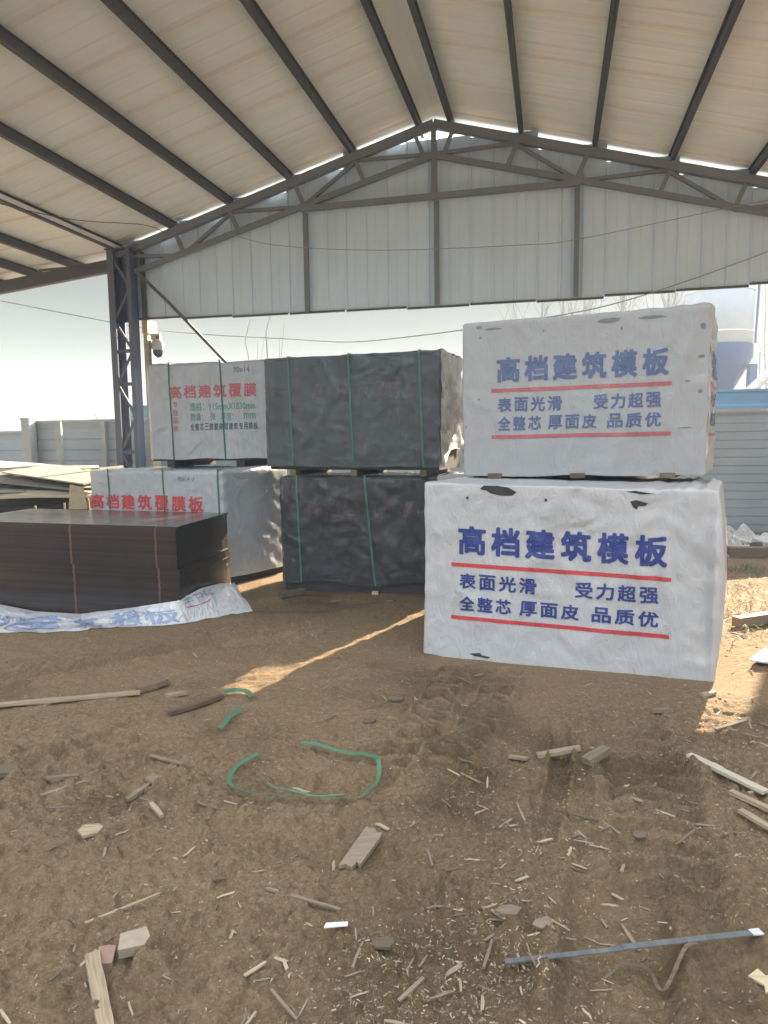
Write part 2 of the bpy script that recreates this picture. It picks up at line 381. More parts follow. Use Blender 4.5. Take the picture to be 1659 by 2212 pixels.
# gable wall: stepped corrugated panels behind the truss
mt, t, p, _ = nt('gable_sheet'); v = coords(t, (1, 1, .25))
t.links.new(ramp(t, noi(t, v, 2.2, 5, .6), [(.3, (.55, .70, .90)), (.75, (.48, .61, .79))]), p.inputs['Base Color']); p.inputs['Roughness'].default_value = .5
M_GABLE = mt  # sheet colour pushed blue: holds lens glare and offsets the warm bounce
edges = [-5.40, -4.31, -3.41, -2.41, -1.45, -.46, .52, 1.51, 2.48, 3.46, 4.42, 5.40]
bots = [3.625, 3.595, 3.575, 3.57, 3.565, 3.545, 3.555, 3.54, 3.57, 3.585, 3.615]
for e0, e1, zb in zip(edges, edges[1:], bots):
    if e0 < 0 < e1: ztop = L_(.5)-.07
    else:
        hi = min(abs(e0), abs(e1)); ztop = L_(hi)-.12+.015
    b = MB(); w = e1-e0+.016; nrib = 3; prof = []
    for k in range(nrib):
        c0 = e0-.008+w*k/nrib; ww = w/nrib
        prof += [(c0, .150 if k else .1525), (c0+.010, .126), (c0+.030, .126), (c0+.040, .150), (c0+ww*.5-.01, .150), (c0+ww*.5, .145), (c0+ww*.5+.01, .150)]
    prof.append((e1+.008, .1475))
    V = [(s, a_, z) for z in (zb, ztop) for s, a_ in prof]; n = len(prof)
    b.add(V, [(k, k+1, n+k+1, n+k) for k in range(n-1)]); pan = b.build('wall_panel', M_GABLE, SH)
    MB().box(e0+.006, e1-.006, .118, .158, zb-.028, zb).build('edge_trim', M_STEEL, pan)
for s in (0.02, -2.08, 2.08):
    MB().box(s-.035, s+.035, .055, .115, 3.56, 5.09).build('wall_post', M_TRUSS, SH)
for sg in (-1, 1): MB().box(sg*5.0-.03, sg*5.0+.03, .055, .115, 3.6, L_(5)-.13).build('wall_post', M_STEEL, SH)
# lattice columns
def column(s0, s1, a=0, ztop=4.72):
    c = MB()
    c.box(s0, s0+.055, a-.15, a+.05, 0, ztop); c.box(s0+.055, s0+.17, a+.03, a+.05, 0, ztop); c.box(s0+.055, s0+.12, a-.15, a-.135, 0, ztop)
    c.box(s1-.075, s1, a-.15, a-.13, 0, ztop); c.box(s1-.02, s1, a-.13, a+.05, 0, ztop)
    c.box(s0-.06, s1+.06, a-.2, a+.1, 0, .02)
    c.box(s0+.17, s1-.02, a+.034, a+.046, 3.55, ztop-.1)
    co = c.build('column', M_COLBLUE, SH)
    zs = [.2, .75, 1.35, 1.95, 2.5, 3.05, 3.55, 4.1, 4.6]
    for k in range(len(zs)-1):
        x0, x1 = (s0+.08, s1-.03) if k % 2 == 0 else (s1-.03, s0+.08)
        MB().bar((x0, a-.128, zs[k]), (x1, a-.128, zs[k+1]), .045, .012, (0, 1, 0)).build('lacing_bar', M_COLBLUE, co)
    for z in (1.35, 2.5, 3.05): MB().box(s0+.05, s1-.02, a-.124, a-.116, z-.03, z+.03).build('batten_plate', M_COLBLUE, co)
    MB().box(s0-.03, s1+.05, a-.16, a+.06, ztop, ztop+.02).build('cap_plate', M_STEEL, co)
    return co
column(-5.52, -5.09); column(5.30, 5.73)
for a in (-6,): column(-5.5, -5.05, a); column(5.05, 5.5, a)
for a in (0, -6):
    for sg in (-1, 1): MB().box(sg*9.3-.08, sg*9.3+.08, a-.08, a+.08, 0, LT(9.3)-.2).build('outer_post', M_STEEL, SH)
MB().bar((-5.0, -.10, 4.34), (-4.52, .03, 3.85), .05, .05).bar((-4.52, .03, 3.85), (-.9, .35, .02), .045, .045).build('brace_rod', M_STEEL, SH)
MB().bar((-5.45, -.08, 4.50), (-6.9, -.06, 4.50), .035, .035).build('tie_rod', M_STEEL, SH)
# sunlit cream post beside the column
mt_cream = worn('cream_paint', (.60, .55, .40), (.45, .38, .27), .7, 6)
cp = MB().box(-5.05, -4.975, .10, .36, 0, 3.58).build('side_post', mt_cream, SH)
MB().box(-5.06, -4.955, .08, .38, 3.36, 3.59).build('timber_block', M_TIMBER, cp)

def shw(s, a, z):                                # shed coordinates to world
    r = rad(-13.5); return Vector((.819+s*math.cos(r)-a*math.sin(r), 11.031+s*math.sin(r)+a*math.cos(r), z))

# ------------------------------------------------------------------ wrapped packs
def lat(L, ds, r):
    n = max(4, round((L-2*r)/ds)); return [0, r*.3, r*.65]+[r+(L-2*r)*k/n for k in range(n+1)]+[L-r*.65, L-r*.3, L]
class Pack:
    """a stack of sheets wrapped in plastic: corner points FL FR BR BL at the base, heights z0..z1"""
    def __init__(s, name, label, FL, FR, depth, z0, z1, turn=0, group=None, zr=0):
        FL, FR = Vector(FL).to_2d(), Vector(FR).to_2d(); d = (FR-FL); s.L = d.length; d.normalize(); n = Vector((-d.y, d.x))
        c, si = math.cos(turn), math.sin(turn); n = Vector((n.x*c+n.y*si, -n.x*si+n.y*c))
        s.D = depth; s.z0 = z0; s.H = z1-z0; s.zr = zr
        s.org = Vector((FL.x, FL.y, z0)); s.u = Vector((d.x, d.y, zr)); s.w = Vector((n.x, n.y, 0)); s.up = Vector((0, 0, 1))
        s.nf = -Vector((-d.y, d.x, 0))
        s.t = thing(name, label, 'wrapped pack', s.org, 0, group)
        s.ax = math.atan2(d.y, d.x)
        s.t.rotation_euler = (0, 0, s.ax)
        s.inv = Matrix.Rotation(-s.ax, 3, 'Z')
    def loc(s, a, b, c):                          # pack coordinates to the thing's local space
        return s.inv @ (s.u*a+s.w*b+s.up*c)
    def wrap(s, name, mt, disp, hem, ds=.026, r=.028, faces='frlbt', grow_=0., parent=None):
        A = lat(s.L, ds, r); B = lat(s.D, ds*1.4, r); C_ = lat(s.H, ds, r)[3:]; C_[0] = 0
        C_ = [c for c in C_ if c == 0 or c > .01]
        V = []; idx = {}; F = []
        def vert(i, j, k):
            key = (i, j, k)
            if key in idx: return idx[key]
            a, b, c = A[i], B[j], C_[k]; q = Vector((min(max(a, r), s.L-r), min(max(b, r), s.D-r), min(c, s.H-r)))
            p = Vector((a, b, c)); d = p-q
            if d.length > 1e-9: d.normalize(); p = q+d*r
            h = hem(a, b)
            if h: p.z = c0 = p.z+(h-0)*(1-p.z/s.H)**6 if c < s.H*.6 else p.z
            o = disp(a, b, c)+grow_
            p += d*o
            idx[key] = len(V); V.append(s.loc(*p)); return idx[key]
        na, nb, nc = len(A), len(B), len(C_)
        s.fr = [[None]*nc for _ in A]; s.rt = [[None]*nc for _ in B]
        if 'f' in faces:
            for i_ in range(na-1):
                for k in range(nc-1): F.append((vert(i_, 0, k), vert(i_+1, 0, k), vert(i_+1, 0, k+1), vert(i_, 0, k+1)))
        if 'b' in faces:
            for i_ in range(na-1):
                for k in range(nc-1): F.append((vert(i_+1, nb-1, k), vert(i_, nb-1, k), vert(i_, nb-1, k+1), vert(i_+1, nb-1, k+1)))
        if 'l' in faces:
            for j in range(nb-1):
                for k in range(nc-1): F.append((vert(0, j+1, k), vert(0, j, k), vert(0, j, k+1), vert(0, j+1, k+1)))
        if 'r' in faces:
            for j in range(nb-1):
                for k in range(nc-1): F.append((vert(na-1, j, k), vert(na-1, j+1, k), vert(na-1, j+1, k+1), vert(na-1, j, k+1)))
        if 't' in faces:
            for i_ in range(na-1):
                for j in range(nb-1): F.append((vert(i_, j, nc-1), vert(i_+1, j, nc-1), vert(i_+1, j+1, nc-1), vert(i_, j+1, nc-1)))
        s.fr = [[Vector(V[vert(i_, 0, k)]) for k in range(nc)] for i_ in range(na)]
        s.rt = [[Vector(V[vert(na-1, j, k)]) for k in range(nc)] for j in range(nb)]
        s.A, s.B, s.C = A, B, C_
        me = bpy.data.meshes.new(name); me.from_pydata([tuple(v) for v in V], [], F); me.update()
        me.polygons.foreach_set('use_smooth', [True]*len(me.polygons))
        s.film = link(name, me, mt, parent or s.t); return s.film
    def on(s, a, c, off=.004, side='f'):
        X, G = (s.A, s.fr) if side == 'f' else (s.B, s.rt)
        i_ = min(max(np.searchsorted(X, a)-1, 0), len(X)-2); k = min(max(np.searchsorted(s.C, c)-1, 0), len(s.C)-2)
        f = (a-X[i_])/(X[i_+1]-X[i_]); g = (c-s.C[k])/(s.C[k+1]-s.C[k])
        p00, p10, p01, p11 = G[i_][k], G[i_+1][k], G[i_][k+1], G[i_+1][k+1]
        p = (p00*(1-f)+p10*f)*(1-g)+(p01*(1-f)+p11*f)*g
        n = (p10-p00).cross(p01-p00).normalized()
        return p+n*off
    def stick(s, name, bm, mt, side='f', off=.003, parent=None):
        """lay a flat mesh (x = along, y = up, in pack metres) onto the wrinkled face"""
        X = s.A if side == 'f' else s.B
        xs_ = [v.co.x for v in bm.verts]; ys_ = [v.co.y for v in bm.verts]
        for val, no in [(x, (1, 0, 0)) for x in X if min(xs_) < x < max(xs_)]+[(y, (0, 1, 0)) for y in s.C if min(ys_) < y < max(ys_)]:
            co = (val, 0, 0) if no[0] else (0, val, 0)
            bmesh.ops.bisect_plane(bm, geom=bm.verts[:]+bm.edges[:]+bm.faces[:], dist=1e-6, plane_co=co, plane_no=no)
        for v in bm.verts: v.co = s.on(v.co.x, v.co.y, off+v.co.z, side)
        bm.normal_update(); me = bpy.data.meshes.new(name); bm.to_mesh(me); bm.free()
        return link(name, me, mt, parent or s.film)
    def core(s, mt, inset=.02, z=0., name='plywood_core', dz=0):
        b = MB(); i_ = inset
        vs = [s.loc(a, bb, c) for c in (z, s.H-i_-dz) for a, bb in ((i_, i_), (s.L-i_, i_), (s.L-i_, s.D-i_), (i_, s.D-i_))]
        b.add(vs, [(0,3,2,1),(4,5,6,7),(0,1,5,4),(1,2,6,5),(2,3,7,6),(3,0,4,7)]); return b.build(name, mt, s.t)
    def strap(s, mt, pts, w=.019, off=.006, name='strap'):
        """pts: (along, up) down the front face; the strap then runs back over the top"""
        V = []; F = []
        n = 26; path = []
        for k in range(n+1):
            f = k/n*(len(pts)-1); i_ = min(int(f), len(pts)-2); f -= i_
            path.append((pts[i_][0]*(1-f)+pts[i_+1][0]*f, pts[i_][1]*(1-f)+pts[i_+1][1]*f))
        for a, c in path:
            for sg in (-.5, .5): V.append(s.on(min(max(a+sg*w, .002), s.L-.002), min(max(c, .001), s.H-.001), off))
        for b_ in (.0, .2, s.D*.6, s.D):
            for sg in (-.5, .5): V.insert(0, None)
            V[0] = s.loc(path[0][0]-.5*w, b_, s.H+.012); V[1] = s.loc(path[0][0]+.5*w, b_, s.H+.012)
        m_ = len(V)//2
        # top verts were inserted in order b increasing at the front of the list -> far end first
        F = [(2*k, 2*k+2, 2*k+3, 2*k+1) for k in range(m_-1)]
        me = bpy.data.meshes.new(name); me.from_pydata([tuple(v) for v in V], [], F); me.update()
        o = link(name, me, mt, s.t); md = o.modifiers.new('th', 'SOLIDIFY'); md.thickness = .0012; return o

def text_bm(body, x0, x1, y0, y1, bold=.018):
    cu = bpy.data.curves.new('txt', 'FONT'); cu.body = body; cu.size = 1; cu.offset = min(bold, 0); cu.resolution_u = 2; cu.fill_mode = 'FRONT'
    o = bpy.data.objects.new('txt', cu); COL.objects.link(o)
    dg = bpy.context.evaluated_depsgraph_get(); e = o.evaluated_get(dg); me = bpy.data.meshes.new_from_object(e)
    bm = bmesh.new(); bm.from_mesh(me)
    bx = [v.co.x for v in bm.verts]; by = [v.co.y for v in bm.verts]
    a, b, c, d = min(bx), max(bx), min(by), max(by); n = 0
    if bold > 0:
        a -= bold; b += bold; c -= bold; d += bold; bm.free(); bm = bmesh.new()
        for k, (dx, dy) in enumerate(((0, 0), (1, .75), (-1, .75), (1, -.75), (-1, -.75), (1, 0), (-1, 0), (0, 1), (0, -1))):
            n = len(bm.verts); bm.from_mesh(me); bm.verts.ensure_lookup_table()
            for v in bm.verts[n:]: v.co += Vector((dx*bold, dy*bold, k*.00012))
    for v in bm.verts: v.co = ((v.co.x-a)/(b-a)*(x1-x0)+x0, (v.co.y-c)/(d-c)*(y1-y0)+y0, v.co.z)
    bpy.data.objects.remove(o); bpy.data.curves.remove(cu); bpy.data.meshes.remove(me); return bm
def rect_bm(x0, x1, y0, y1):
    bm = bmesh.new(); bm.faces.new([bm.verts.new(c) for c in ((x0, y0, 0), (x1, y0, 0), (x1, y1, 0), (x0, y1, 0))]); return bm
def poly_bm(pts):
    bm = bmesh.new(); bm.faces.new([bm.verts.new((x, y, 0)) for x, y in pts]); bmesh.ops.triangulate(bm, faces=bm.faces[:]); return bm
def chars(P_, body, x0, x1, y0, y1, mt, bold=.018, name='lettering', side='f', off=.003, gap=.16):
    """each character fitted into its own cell"""
    n = len(body); w = (x1-x0)/(n-gap); bm = bmesh.new(); tmp = bpy.data.meshes.new('t')
    for i_, ch in enumerate(body):
        if ch in ' 　': continue
        b2 = text_bm(ch, x0+i_*w, x0+(i_+1-gap)*w, y0, y1, bold); b2.to_mesh(tmp); b2.free(); bm.from_mesh(tmp)
    bpy.data.meshes.remove(tmp)
    return P_.stick(name, bm, mt, side, off)

def words(P_, body, x0, x1, y0, y1, mt, bold=.014, name='lettering', off=.003):
    return P_.stick(name, text_bm(body, x0, x1, y0, y1, bold), mt, 'f', off)
def N3(a, b, c, f, seed=0): return mn.noise(Vector((a*f+seed*7.3, b*f+seed*3.1, c*f)))
def drape(amp, fine, fold=None, seed=0, bulge=0.):
    def d(a, b, c):
        o = amp*N3(a, b, c*.7, 2.2, seed)+fine*(abs(N3(a+c*.5, b, c*.6-a*.3, 7, seed+2))-.2)+fine*.6*N3(a, b, c, 15, seed+5)
        if fold: o += fold(a, b, c)
        return o+bulge
    return d
F_WHITE = film('white_woven_film', (.445, .44, .455), .40, .58, spec=.45, dirt=.9, trans=.10)
F_WHITE2 = film('grey_white_film', (.345, .35, .362), .45, .42, spec=.4, dirt=.88, diag=.9, trans=.10)
F_PALE = film('pale_clear_film', (.45, .475, .51), .30, .55, spec=.6, dirt=.9, clear=.10, diag=-.5, trans=.1)
F_CLEAR = film('glare_tinted_clear_film', (.36, .43, .50), .26, .9, spec=.65, dirt=.9, clear=.86)  # film tint cooled so its colour carries the bluish glare
F_CLEAR2 = film('clear_creased_film', (.30, .32, .35), .20, 1.15, spec=.8, dirt=.9, clear=.90, diag=.9)
INK_B = film('blue_print', (.028, .045, .19), .45, .58, spec=.4, dirt=.8)
INK_B2 = film('faded_blue_print', (.085, .12, .235), .45, .42, spec=.4, dirt=.85, diag=.9)
INK_R = film('red_print', (.46, .045, .055), .45, .58, spec=.4, dirt=.8)
INK_R2 = film('faded_red_print', (.36, .105, .115), .45, .42, spec=.4, dirt=.85, diag=.9)
INK_R3 = film('dull_red_print', (.46, .13, .16), .4, .55, spec=.4, dirt=.85, diag=-.5)
INK_R4 = film('bright_red_print', (.52, .06, .07), .4, .55, spec=.4, dirt=.85, diag=-.5)
INK_G = film('green_print', (.14, .31, .27), .4, .55, spec=.4, dirt=.85, diag=-.5)
INK_K = film('dark_print', (.10, .13, .17), .4, .55, spec=.4, dirt=.85, diag=-.5)
INK_PEN = film('pen_ink', (.12, .15, .22), .4, .55, spec=.4, diag=-.5)
INK_DR = worn('dark_red_print', (.10, .03, .033), (.06, .028, .03), .6, 20, bstr=0)
HOLE_PATCH = worn('dark_tear_patch', (.025, .022, .022), (.04, .035, .03), .8, 8, bstr=0)  # flat dark patches laid on the film, the dark of openings painted in
# plywood edges: thin horizontal plies
def plymat(name, c1, c2, freq=75, marks=()):
    mt, t, p, _ = nt(name); tc = t.nodes.new('ShaderNodeTexCoord'); sp = t.nodes.new('ShaderNodeSeparateXYZ'); t.links.new(tc.outputs['Object'], sp.inputs[0])
    mu = t.nodes.new('ShaderNodeMath'); mu.operation = 'MULTIPLY'; mu.inputs[1].default_value = freq; t.links.new(sp.outputs[2], mu.inputs[0])
    fr_ = t.nodes.new('ShaderNodeMath'); fr_.operation = 'FRACT'; t.links.new(mu.outputs[0], fr_.inputs[0])
    c = ramp(t, fr_.outputs[0], [(.0, tuple(x*.35 for x in c1)), (.12, c1), (.5, c2), (.95, c1)])
    c = mixc(t, ramp(t, noi(t, coords(t, (1, 1, 6)), 3, 4), [(.4, (0, 0, 0)), (.8, (.6, .6, .6))]), c, tuple(x*.6 for x in c1))
    t.links.new(c, p.inputs['Base Color']); p.inputs['Roughness'].default_value = .7; p.inputs['Specular IOR Level'].default_value = .25
    t.links.new(bump(t, fr_.outputs[0], .3, .004), p.inputs['Normal']); return mt
M_CORE = plymat('dark_ply_edges', (.040, .036, .036), (.055, .048, .045))
M_CORETAN = plymat('tan_ply_edges', (.30, .22, .14), (.42, .32, .21))
def dunnage(P_, spots, h=.045, mt=None, name='dunnage_block', w=.05):
    for a in spots:
        b = MB(); vs = [P_.loc(x, y, z) for z in (-h, 0) for x, y in ((a-w, -.015), (a+w, -.015), (a+w, P_.D-.02), (a-w, P_.D-.02))]
        b.add(vs, [(0,3,2,1),(4,5,6,7),(0,1,5,4),(1,2,6,5),(2,3,7,6),(3,0,4,7)]); b.build(name, mt or M_TIMBER, P_.t)
def hemf(seed, lo, hi, f=2.2):
    def h(a, b): return lo+(hi-lo)*max(0, min(1, .5+.9*N3(a, b, 0, f, seed)))
    return h

GP = 'plastic wrapped packs of building panels'
SLOGAN2, SLOGAN3 = ('表面光滑', '受力超强'), ('全整芯', '厚面皮', '品质优')
def slogan(P_, ib, ir, y, x0, x1, sx):
    """title, red rule, two slogan rows, red rule; y: (title lo, hi, rule1, row2 lo, hi, row3 lo, hi, rule2)"""
    chars(P_, '高档建筑模板', x0, x1, y[0], y[1], ib, .034)
    P_.stick('red_rule', rect_bm(sx[0], sx[1], y[2]-.013, y[2]+.013), ir)
    w = x1-x0
    chars(P_, SLOGAN2[0], x0+w*.008, x0+w*.40, y[3], y[4], ib, .026); chars(P_, SLOGAN2[1], x0+w*.585, x0+w*.965, y[3], y[4], ib, .026)
    for k, (f0, f1) in enumerate(((.010, .275), (.318, .605), (.665, .967))): chars(P_, SLOGAN3[k], x0+w*f0, x0+w*f1, y[5], y[6], ib, .026)
    P_.stick('red_rule', rect_bm(sx[0], sx[1], y[7]-.013, y[7]+.013), ir)

# P1: lower right, white woven sheet
p1 = Pack('wrapped_pack', 'white wrapped pack with bright blue lettering and torn top edge, lower right', (.281, 4.835), (2.001, 4.193), 1.16, 0.0, 1.205, turn=rad(6), group=GP, zr=-.02)
def fold1(a, b, c):
    o = 0
    for a0, k, wd, am in ((1.66, -.06, .026, .026), (1.59, -.02, .018, .018), (1.75, -.1, .020, .022), (1.42, .02, .04, .012), (1.53, .05, .015, .012)):
        x = a-(a0+k*(1.2-c)+.02*math.sin(c*7)); o += am*math.exp(-(x/wd)**2)*(.25+.75*min(1, (c+.1)))
    o += .05*max(0, 1-c/1.0)**2*(.4+.3*math.sin(a*3)) if b < .1 else 0
    if a > p1.L-.03: o += .05*math.sin(max(0, min(1, c/1.2))*math.pi)-.06*max(0, 1-c/.4)*min(1, b/.4)
    return o
p1.wrap('plastic_wrap', F_WHITE, drape(.007, .008, fold1, 1), hemf(3, -.01, .018, 4), r=.014)
p1.core(M_CORE, .035, .0)
slogan(p1, INK_B, INK_R, (.725, .922, .652, .490, .595, .340, .440, .288), .237, 1.56, (.190, 1.583))
p1.stick('dark_tear_patch', poly_bm([(.385, 1.172), (.41, 1.197), (.50, 1.199), (.575, 1.188), (.632, 1.160), (.60, 1.135), (.53, 1.133), (.46, 1.145), (.43, 1.163)]), HOLE_PATCH)
p1.stick('dark_tear_patch', poly_bm([(1.335, 1.125), (1.37, 1.135), (1.44, 1.118), (1.425, 1.10), (1.385, 1.098), (1.375, 1.075), (1.352, 1.09)]), HOLE_PATCH)
p1.stick('dark_tear_patch', poly_bm([(1.31, 1.185), (1.36, 1.192), (1.48, 1.178), (1.40, 1.172)]), HOLE_PATCH)
p1.stick('dark_tear_patch', poly_bm([(.325, .040), (.40, .052), (.41, .036), (.47, .030), (.45, .016), (.36, .026)]), HOLE_PATCH)
for x, y in ((.30, 1.11), (.82, 1.115)):
    p1.stick('nail_hole_patch', poly_bm([(x+.009*math.cos(k), y+.011*math.sin(k)) for k in (0, .8, 1.6, 2.4, 3.2, 4, 4.8, 5.6)]), HOLE_PATCH)
chars(p1, '高档', .50, 1.0, .55, .76, INK_B, .02, side='r')
p1.stick('red_rule', rect_bm(.35, 1.05, .42, .44), INK_R, 'r')

# P2: upper right, duller white sheet, set back on top of P1
p2 = Pack('wrapped_pack', 'dull white wrapped pack with faded blue lettering, on top of the pack at right', (.60, 5.37), (2.19, 4.78), .93, 1.238, 2.355, turn=rad(7), group=GP, zr=.006)
def fold2(a, b, c):
    o = 0
    for a0, k, wd, am in ((1.30, .42, .05, .012), (1.48, .30, .05, .016), (1.05, .5, .06, .008)):
        x = a-(a0+k*(c-.6)); o += am*math.exp(-(x/wd)**2)
    return o
p2.wrap('sun_toned_side_film', film('sun_whitened_crinkled_film', (.66, .67, .68), .25, 2.0, spec=.9, dirt=.8, trans=.3), drape(.010, .018, fold2, 4), lambda a, b: 0, r=.022, faces='r')  # right side in a whiter film, sun glints put into its colour
RT2 = p2.rt; B2 = p2.B
p2.wrap('plastic_wrap', F_WHITE2, drape(.010, .004, fold2, 4), hemf(5, -.025, .0, 3), r=.022, faces='flbt')
p2.rt = RT2
p2.core(M_CORETAN, .04, .0)
k_ = p2.z0
slogan(p2, INK_B2, INK_R2, (1.905-k_, 2.09-k_, 1.848-k_, 1.69-k_, 1.795-k_, 1.558-k_, 1.658-k_, 1.512-k_), .262, 1.44, (.224, 1.462))
for x, y, w, h in ((.13, 1.075, .03, .012), (.24, 1.06, .07, .012), (1.05, 1.06, .09, .016), (1.33, 1.06, .10, .012), (.14, 1.0, .01, .012), (.60, 1.02, .008, .009), (1.13, 1.0, .009, .012), (1.66, .98, .02, .025), (1.64, .78, .025, .014), (.13, .55, .008, .01), (.03, .35, .008, .012), (1.56, .62, .018, .007), (1.64, .55, .014, .016), (1.55, .31, .05, .004)):
    x = min(x, p2.L-.05)
    p2.stick('dark_tear_patch', poly_bm([(x+w*random.uniform(.7, 1.1)*math.cos(t_), y+h*random.uniform(.6, 1.1)*math.sin(t_)) for t_ in (0, .7, 1.4, 2.2, 3, 3.7, 4.4, 5.2, 5.8)]), worn('tear_grey', (.13, .145, .16), (.2, .2, .2), .7, 12))
chars(p2, '高档', .12, .5, .66, .86, INK_B2, .02, side='r'); chars(p2, '建筑', .52, .86, .66, .86, INK_B2, .02, side='r')
p2.stick('red_rule', rect_bm(.08, .85, .60, .62), INK_R2, 'r'); chars(p2, '表面光滑', .1, .8, .46, .56, INK_B2, .014, side='r'); chars(p2, '全整芯厚', .1, .8, .32, .42, INK_B2, .014, side='r')
p2.stick('red_rule', rect_bm(.08, .85, .25, .27), INK_R2, 'r')
dunnage(p2, (.25, .85, 1.45), .035, M_GREYWOOD)

p7 = Pack('wrapped_pack', 'plain white wrapped pack wedged behind the lower right pack, mostly hidden', (.445, 5.98), (1.95, 5.43), .95, .0, 1.195, turn=rad(10), group=GP)
p7.wrap('plastic_wrap', F_WHITE2, drape(.008, .006, None, 24), hemf(7, -.01, .02, 3), r=.02)

# P3: upper dark pack in clear film
p3 = Pack('wrapped_pack', 'dark panel pack in bluish clear film, upper one of the middle stack', (-1.19, 7.2), (.543, 6.6), .915, 1.215, 2.325, turn=-rad(0), group=GP, zr=-.003)
def fold3(a, b, c):
    if a > p3.L-.03: return .03*(N3(a, b*5, c*2, 2.4, 9)+.3)
    return 0
p3.core(M_CORE, .03, .0)
p3.wrap('sun_toned_side_film', film('sun_whitened_crumpled_film', (.72, .72, .70), .22, 2.2, spec=.9, dirt=.8, clear=.12, trans=.35), drape(.010, .022, fold3, 16), lambda a, b: .03+.16*max(0, min(1, (b-.05)/.3)), r=.02, faces='r')  # right side whitened and less clear, the sun striking it painted in
p3.wrap('plastic_wrap', F_CLEAR, drape(.006, .008, fold3, 6), lambda a, b: .03+.02*N3(a, b, 0, 3, 2), r=.02, faces='flbt')
chars(p3, '高档建筑覆膜板', .52, 1.60, .69, .845, INK_DR, .028, off=-.018)
words(p3, '915mmX1830mm', .42, .86, .37, .42, INK_DR, .01, off=-.018)
for pts in ([(.274, 1.09), (.303, 0)], [(.916, 1.09), (.957, 0)], [(1.624, 1.09), (1.66, 0)]): p3.strap(M_GREEN, pts)
dunnage(p3, (.303, .957, 1.66), .062, M_GREYWOOD, w=.032)
# P4: lower dark pack, loose creased film
p4 = Pack('wrapped_pack', 'dark panel pack in loose creased clear film, lower one of the middle stack', (-1.036, 7.0), (.75, 6.62), .93, .0, 1.15, group=GP)
def fold4(a, b, c):
    o = 0
    if b < .05:
        for a0, c0 in ((.75, 1.1), (.30, 1.05), (1.45, 1.1)):
            th = math.atan2(a-a0, c0-c+1e-3); rr = math.hypot(a-a0, c0-c); o += .006*math.sin(th*13+a0*9)*min(1, rr*2)*max(0, 1-rr*.8)
    return o
p4.core(M_CORE, .03, .0)
p4.wrap('plastic_wrap', F_CLEAR2, drape(.009, .009, fold4, 8), hemf(9, .06, .12, 2), r=.025)
chars(p4, '高档建筑覆膜板', .24, 1.60, .755, .92, INK_DR, .028, off=-.016)
for pts in ([(.179, 1.14), (.206, 0.01)], [(.870, 1.14), (.967, 0.01)], [(1.60, 1.14), (1.66, .01)]): p4.strap(M_GREEN, pts)
for a in (.206, .967): 
    b = MB(); vs = [p4.loc(x, y, z) for z in (0, .03) for x, y in ((a-.03, -.05), (a+.03, -.05), (a+.03, -.008), (a-.03, -.008))]
    b.add(vs, [(0,3,2,1),(4,5,6,7),(0,1,5,4),(1,2,6,5),(2,3,7,6),(3,0,4,7)]); b.build('strap_buckle', M_TIMBER, p4.t)

# P6: lower left, P5: upper left
p6 = Pack('wrapped_pack', 'pale wrapped pack with red lettering behind the bare brown sheets, lower one at left', (-3.34, 7.97), (-1.667, 7.23), 1.0, .0, 1.212, turn=rad(11), group=GP)
def fold6(a, b, c):
    o = 0
    if a > p6.L-.03: o += .03*math.sin(b*2.8); q_ = (c-.95+b*.75)*13+2*N3(a, b, c, 2, 3); o += .007*abs(math.sin(q_))*min(1, b*3)*max(0, min(1, (1.0-c)*3))
    return o
p6.wrap('plastic_wrap', F_PALE, drape(.012, .008, fold6, 11), lambda a, b: .09+.02*N3(a, b, 0, 3, 4), r=.045)
p6.core(M_CORE, .03, .0)
chars(p6, '高档建筑覆膜板', .02, 1.60, .775, .94, INK_R4, .03)
chars(p6, '专', .02, .11, .62, .71, INK_R4, .012)
words(p6, '90x14 ✓', 1.28, 1.50, 1.09, 1.145, INK_PEN, -.004, 'handwritten_note')
for pts in ([(.298, 1.19), (.33, .3)], [(1.068, 1.19), (1.10, .3)], [(1.79, 1.19), (1.80, .6), (1.81, .08)]): p6.strap(M_GREEN, pts)
p5 = Pack('wrapped_pack', 'pale wrapped pack with red title and green size print, upper one at left', (-2.75, 8.32), (-1.21, 7.85), .93, 1.29, 2.405, group=GP)
def fold5(a, b, c):
    o = 0
    for s_ in (.31, .985): o -= .014*math.exp(-((a-s_)/.05)**2)*max(0, (c-.8)/.3)
    x = (a-.5)-(.75-c)*1.2; o += .006*math.exp(-(x/.03)**2)
    return o
p5.wrap('plastic_wrap', F_PALE, drape(.014, .006, fold5, 14), lambda a, b: .02+.012*N3(a, b, 0, 3, 6), r=.06)
p5.core(M_CORE, .03, .0)
z_ = p5.z0
chars(p5, '高档建筑覆膜', .309, 1.42, 2.0-z_, 2.15-z_, INK_R3, .028)
for k, ch in enumerate('专业品质'): chars(p5, ch, .345, .41, 1.905-z_-k*.093, 1.97-z_-k*.093, INK_R3, .010, gap=0)
words(p5, '规格：915mmX1830mm', .568, 1.40, 1.855-z_, 1.955-z_, INK_G, .02)
words(p5, '数量：', .574, .74, 1.745-z_, 1.83-z_, INK_G, .02); chars(p5, '张', .83, .90, 1.745-z_, 1.83-z_, INK_G, .02); words(p5, '厚度：', .96, 1.12, 1.745-z_, 1.83-z_, INK_G, .02); words(p5, 'mm', 1.25, 1.40, 1.755-z_, 1.82-z_, INK_G, .02)
chars(p5, '全整芯三胺胶高层建筑专用模板', .569, 1.42, 1.635-z_, 1.715-z_, INK_K, .022)
words(p5, '90x14', 1.14, 1.34, 2.27-z_, 2.335-z_, INK_PEN, -.004, 'handwritten_note')
for pts in ([(.31, 1.09), (.335, 0)], [(.968, 1.09), (1.011, 0)]): p5.strap(M_GREEN, pts)
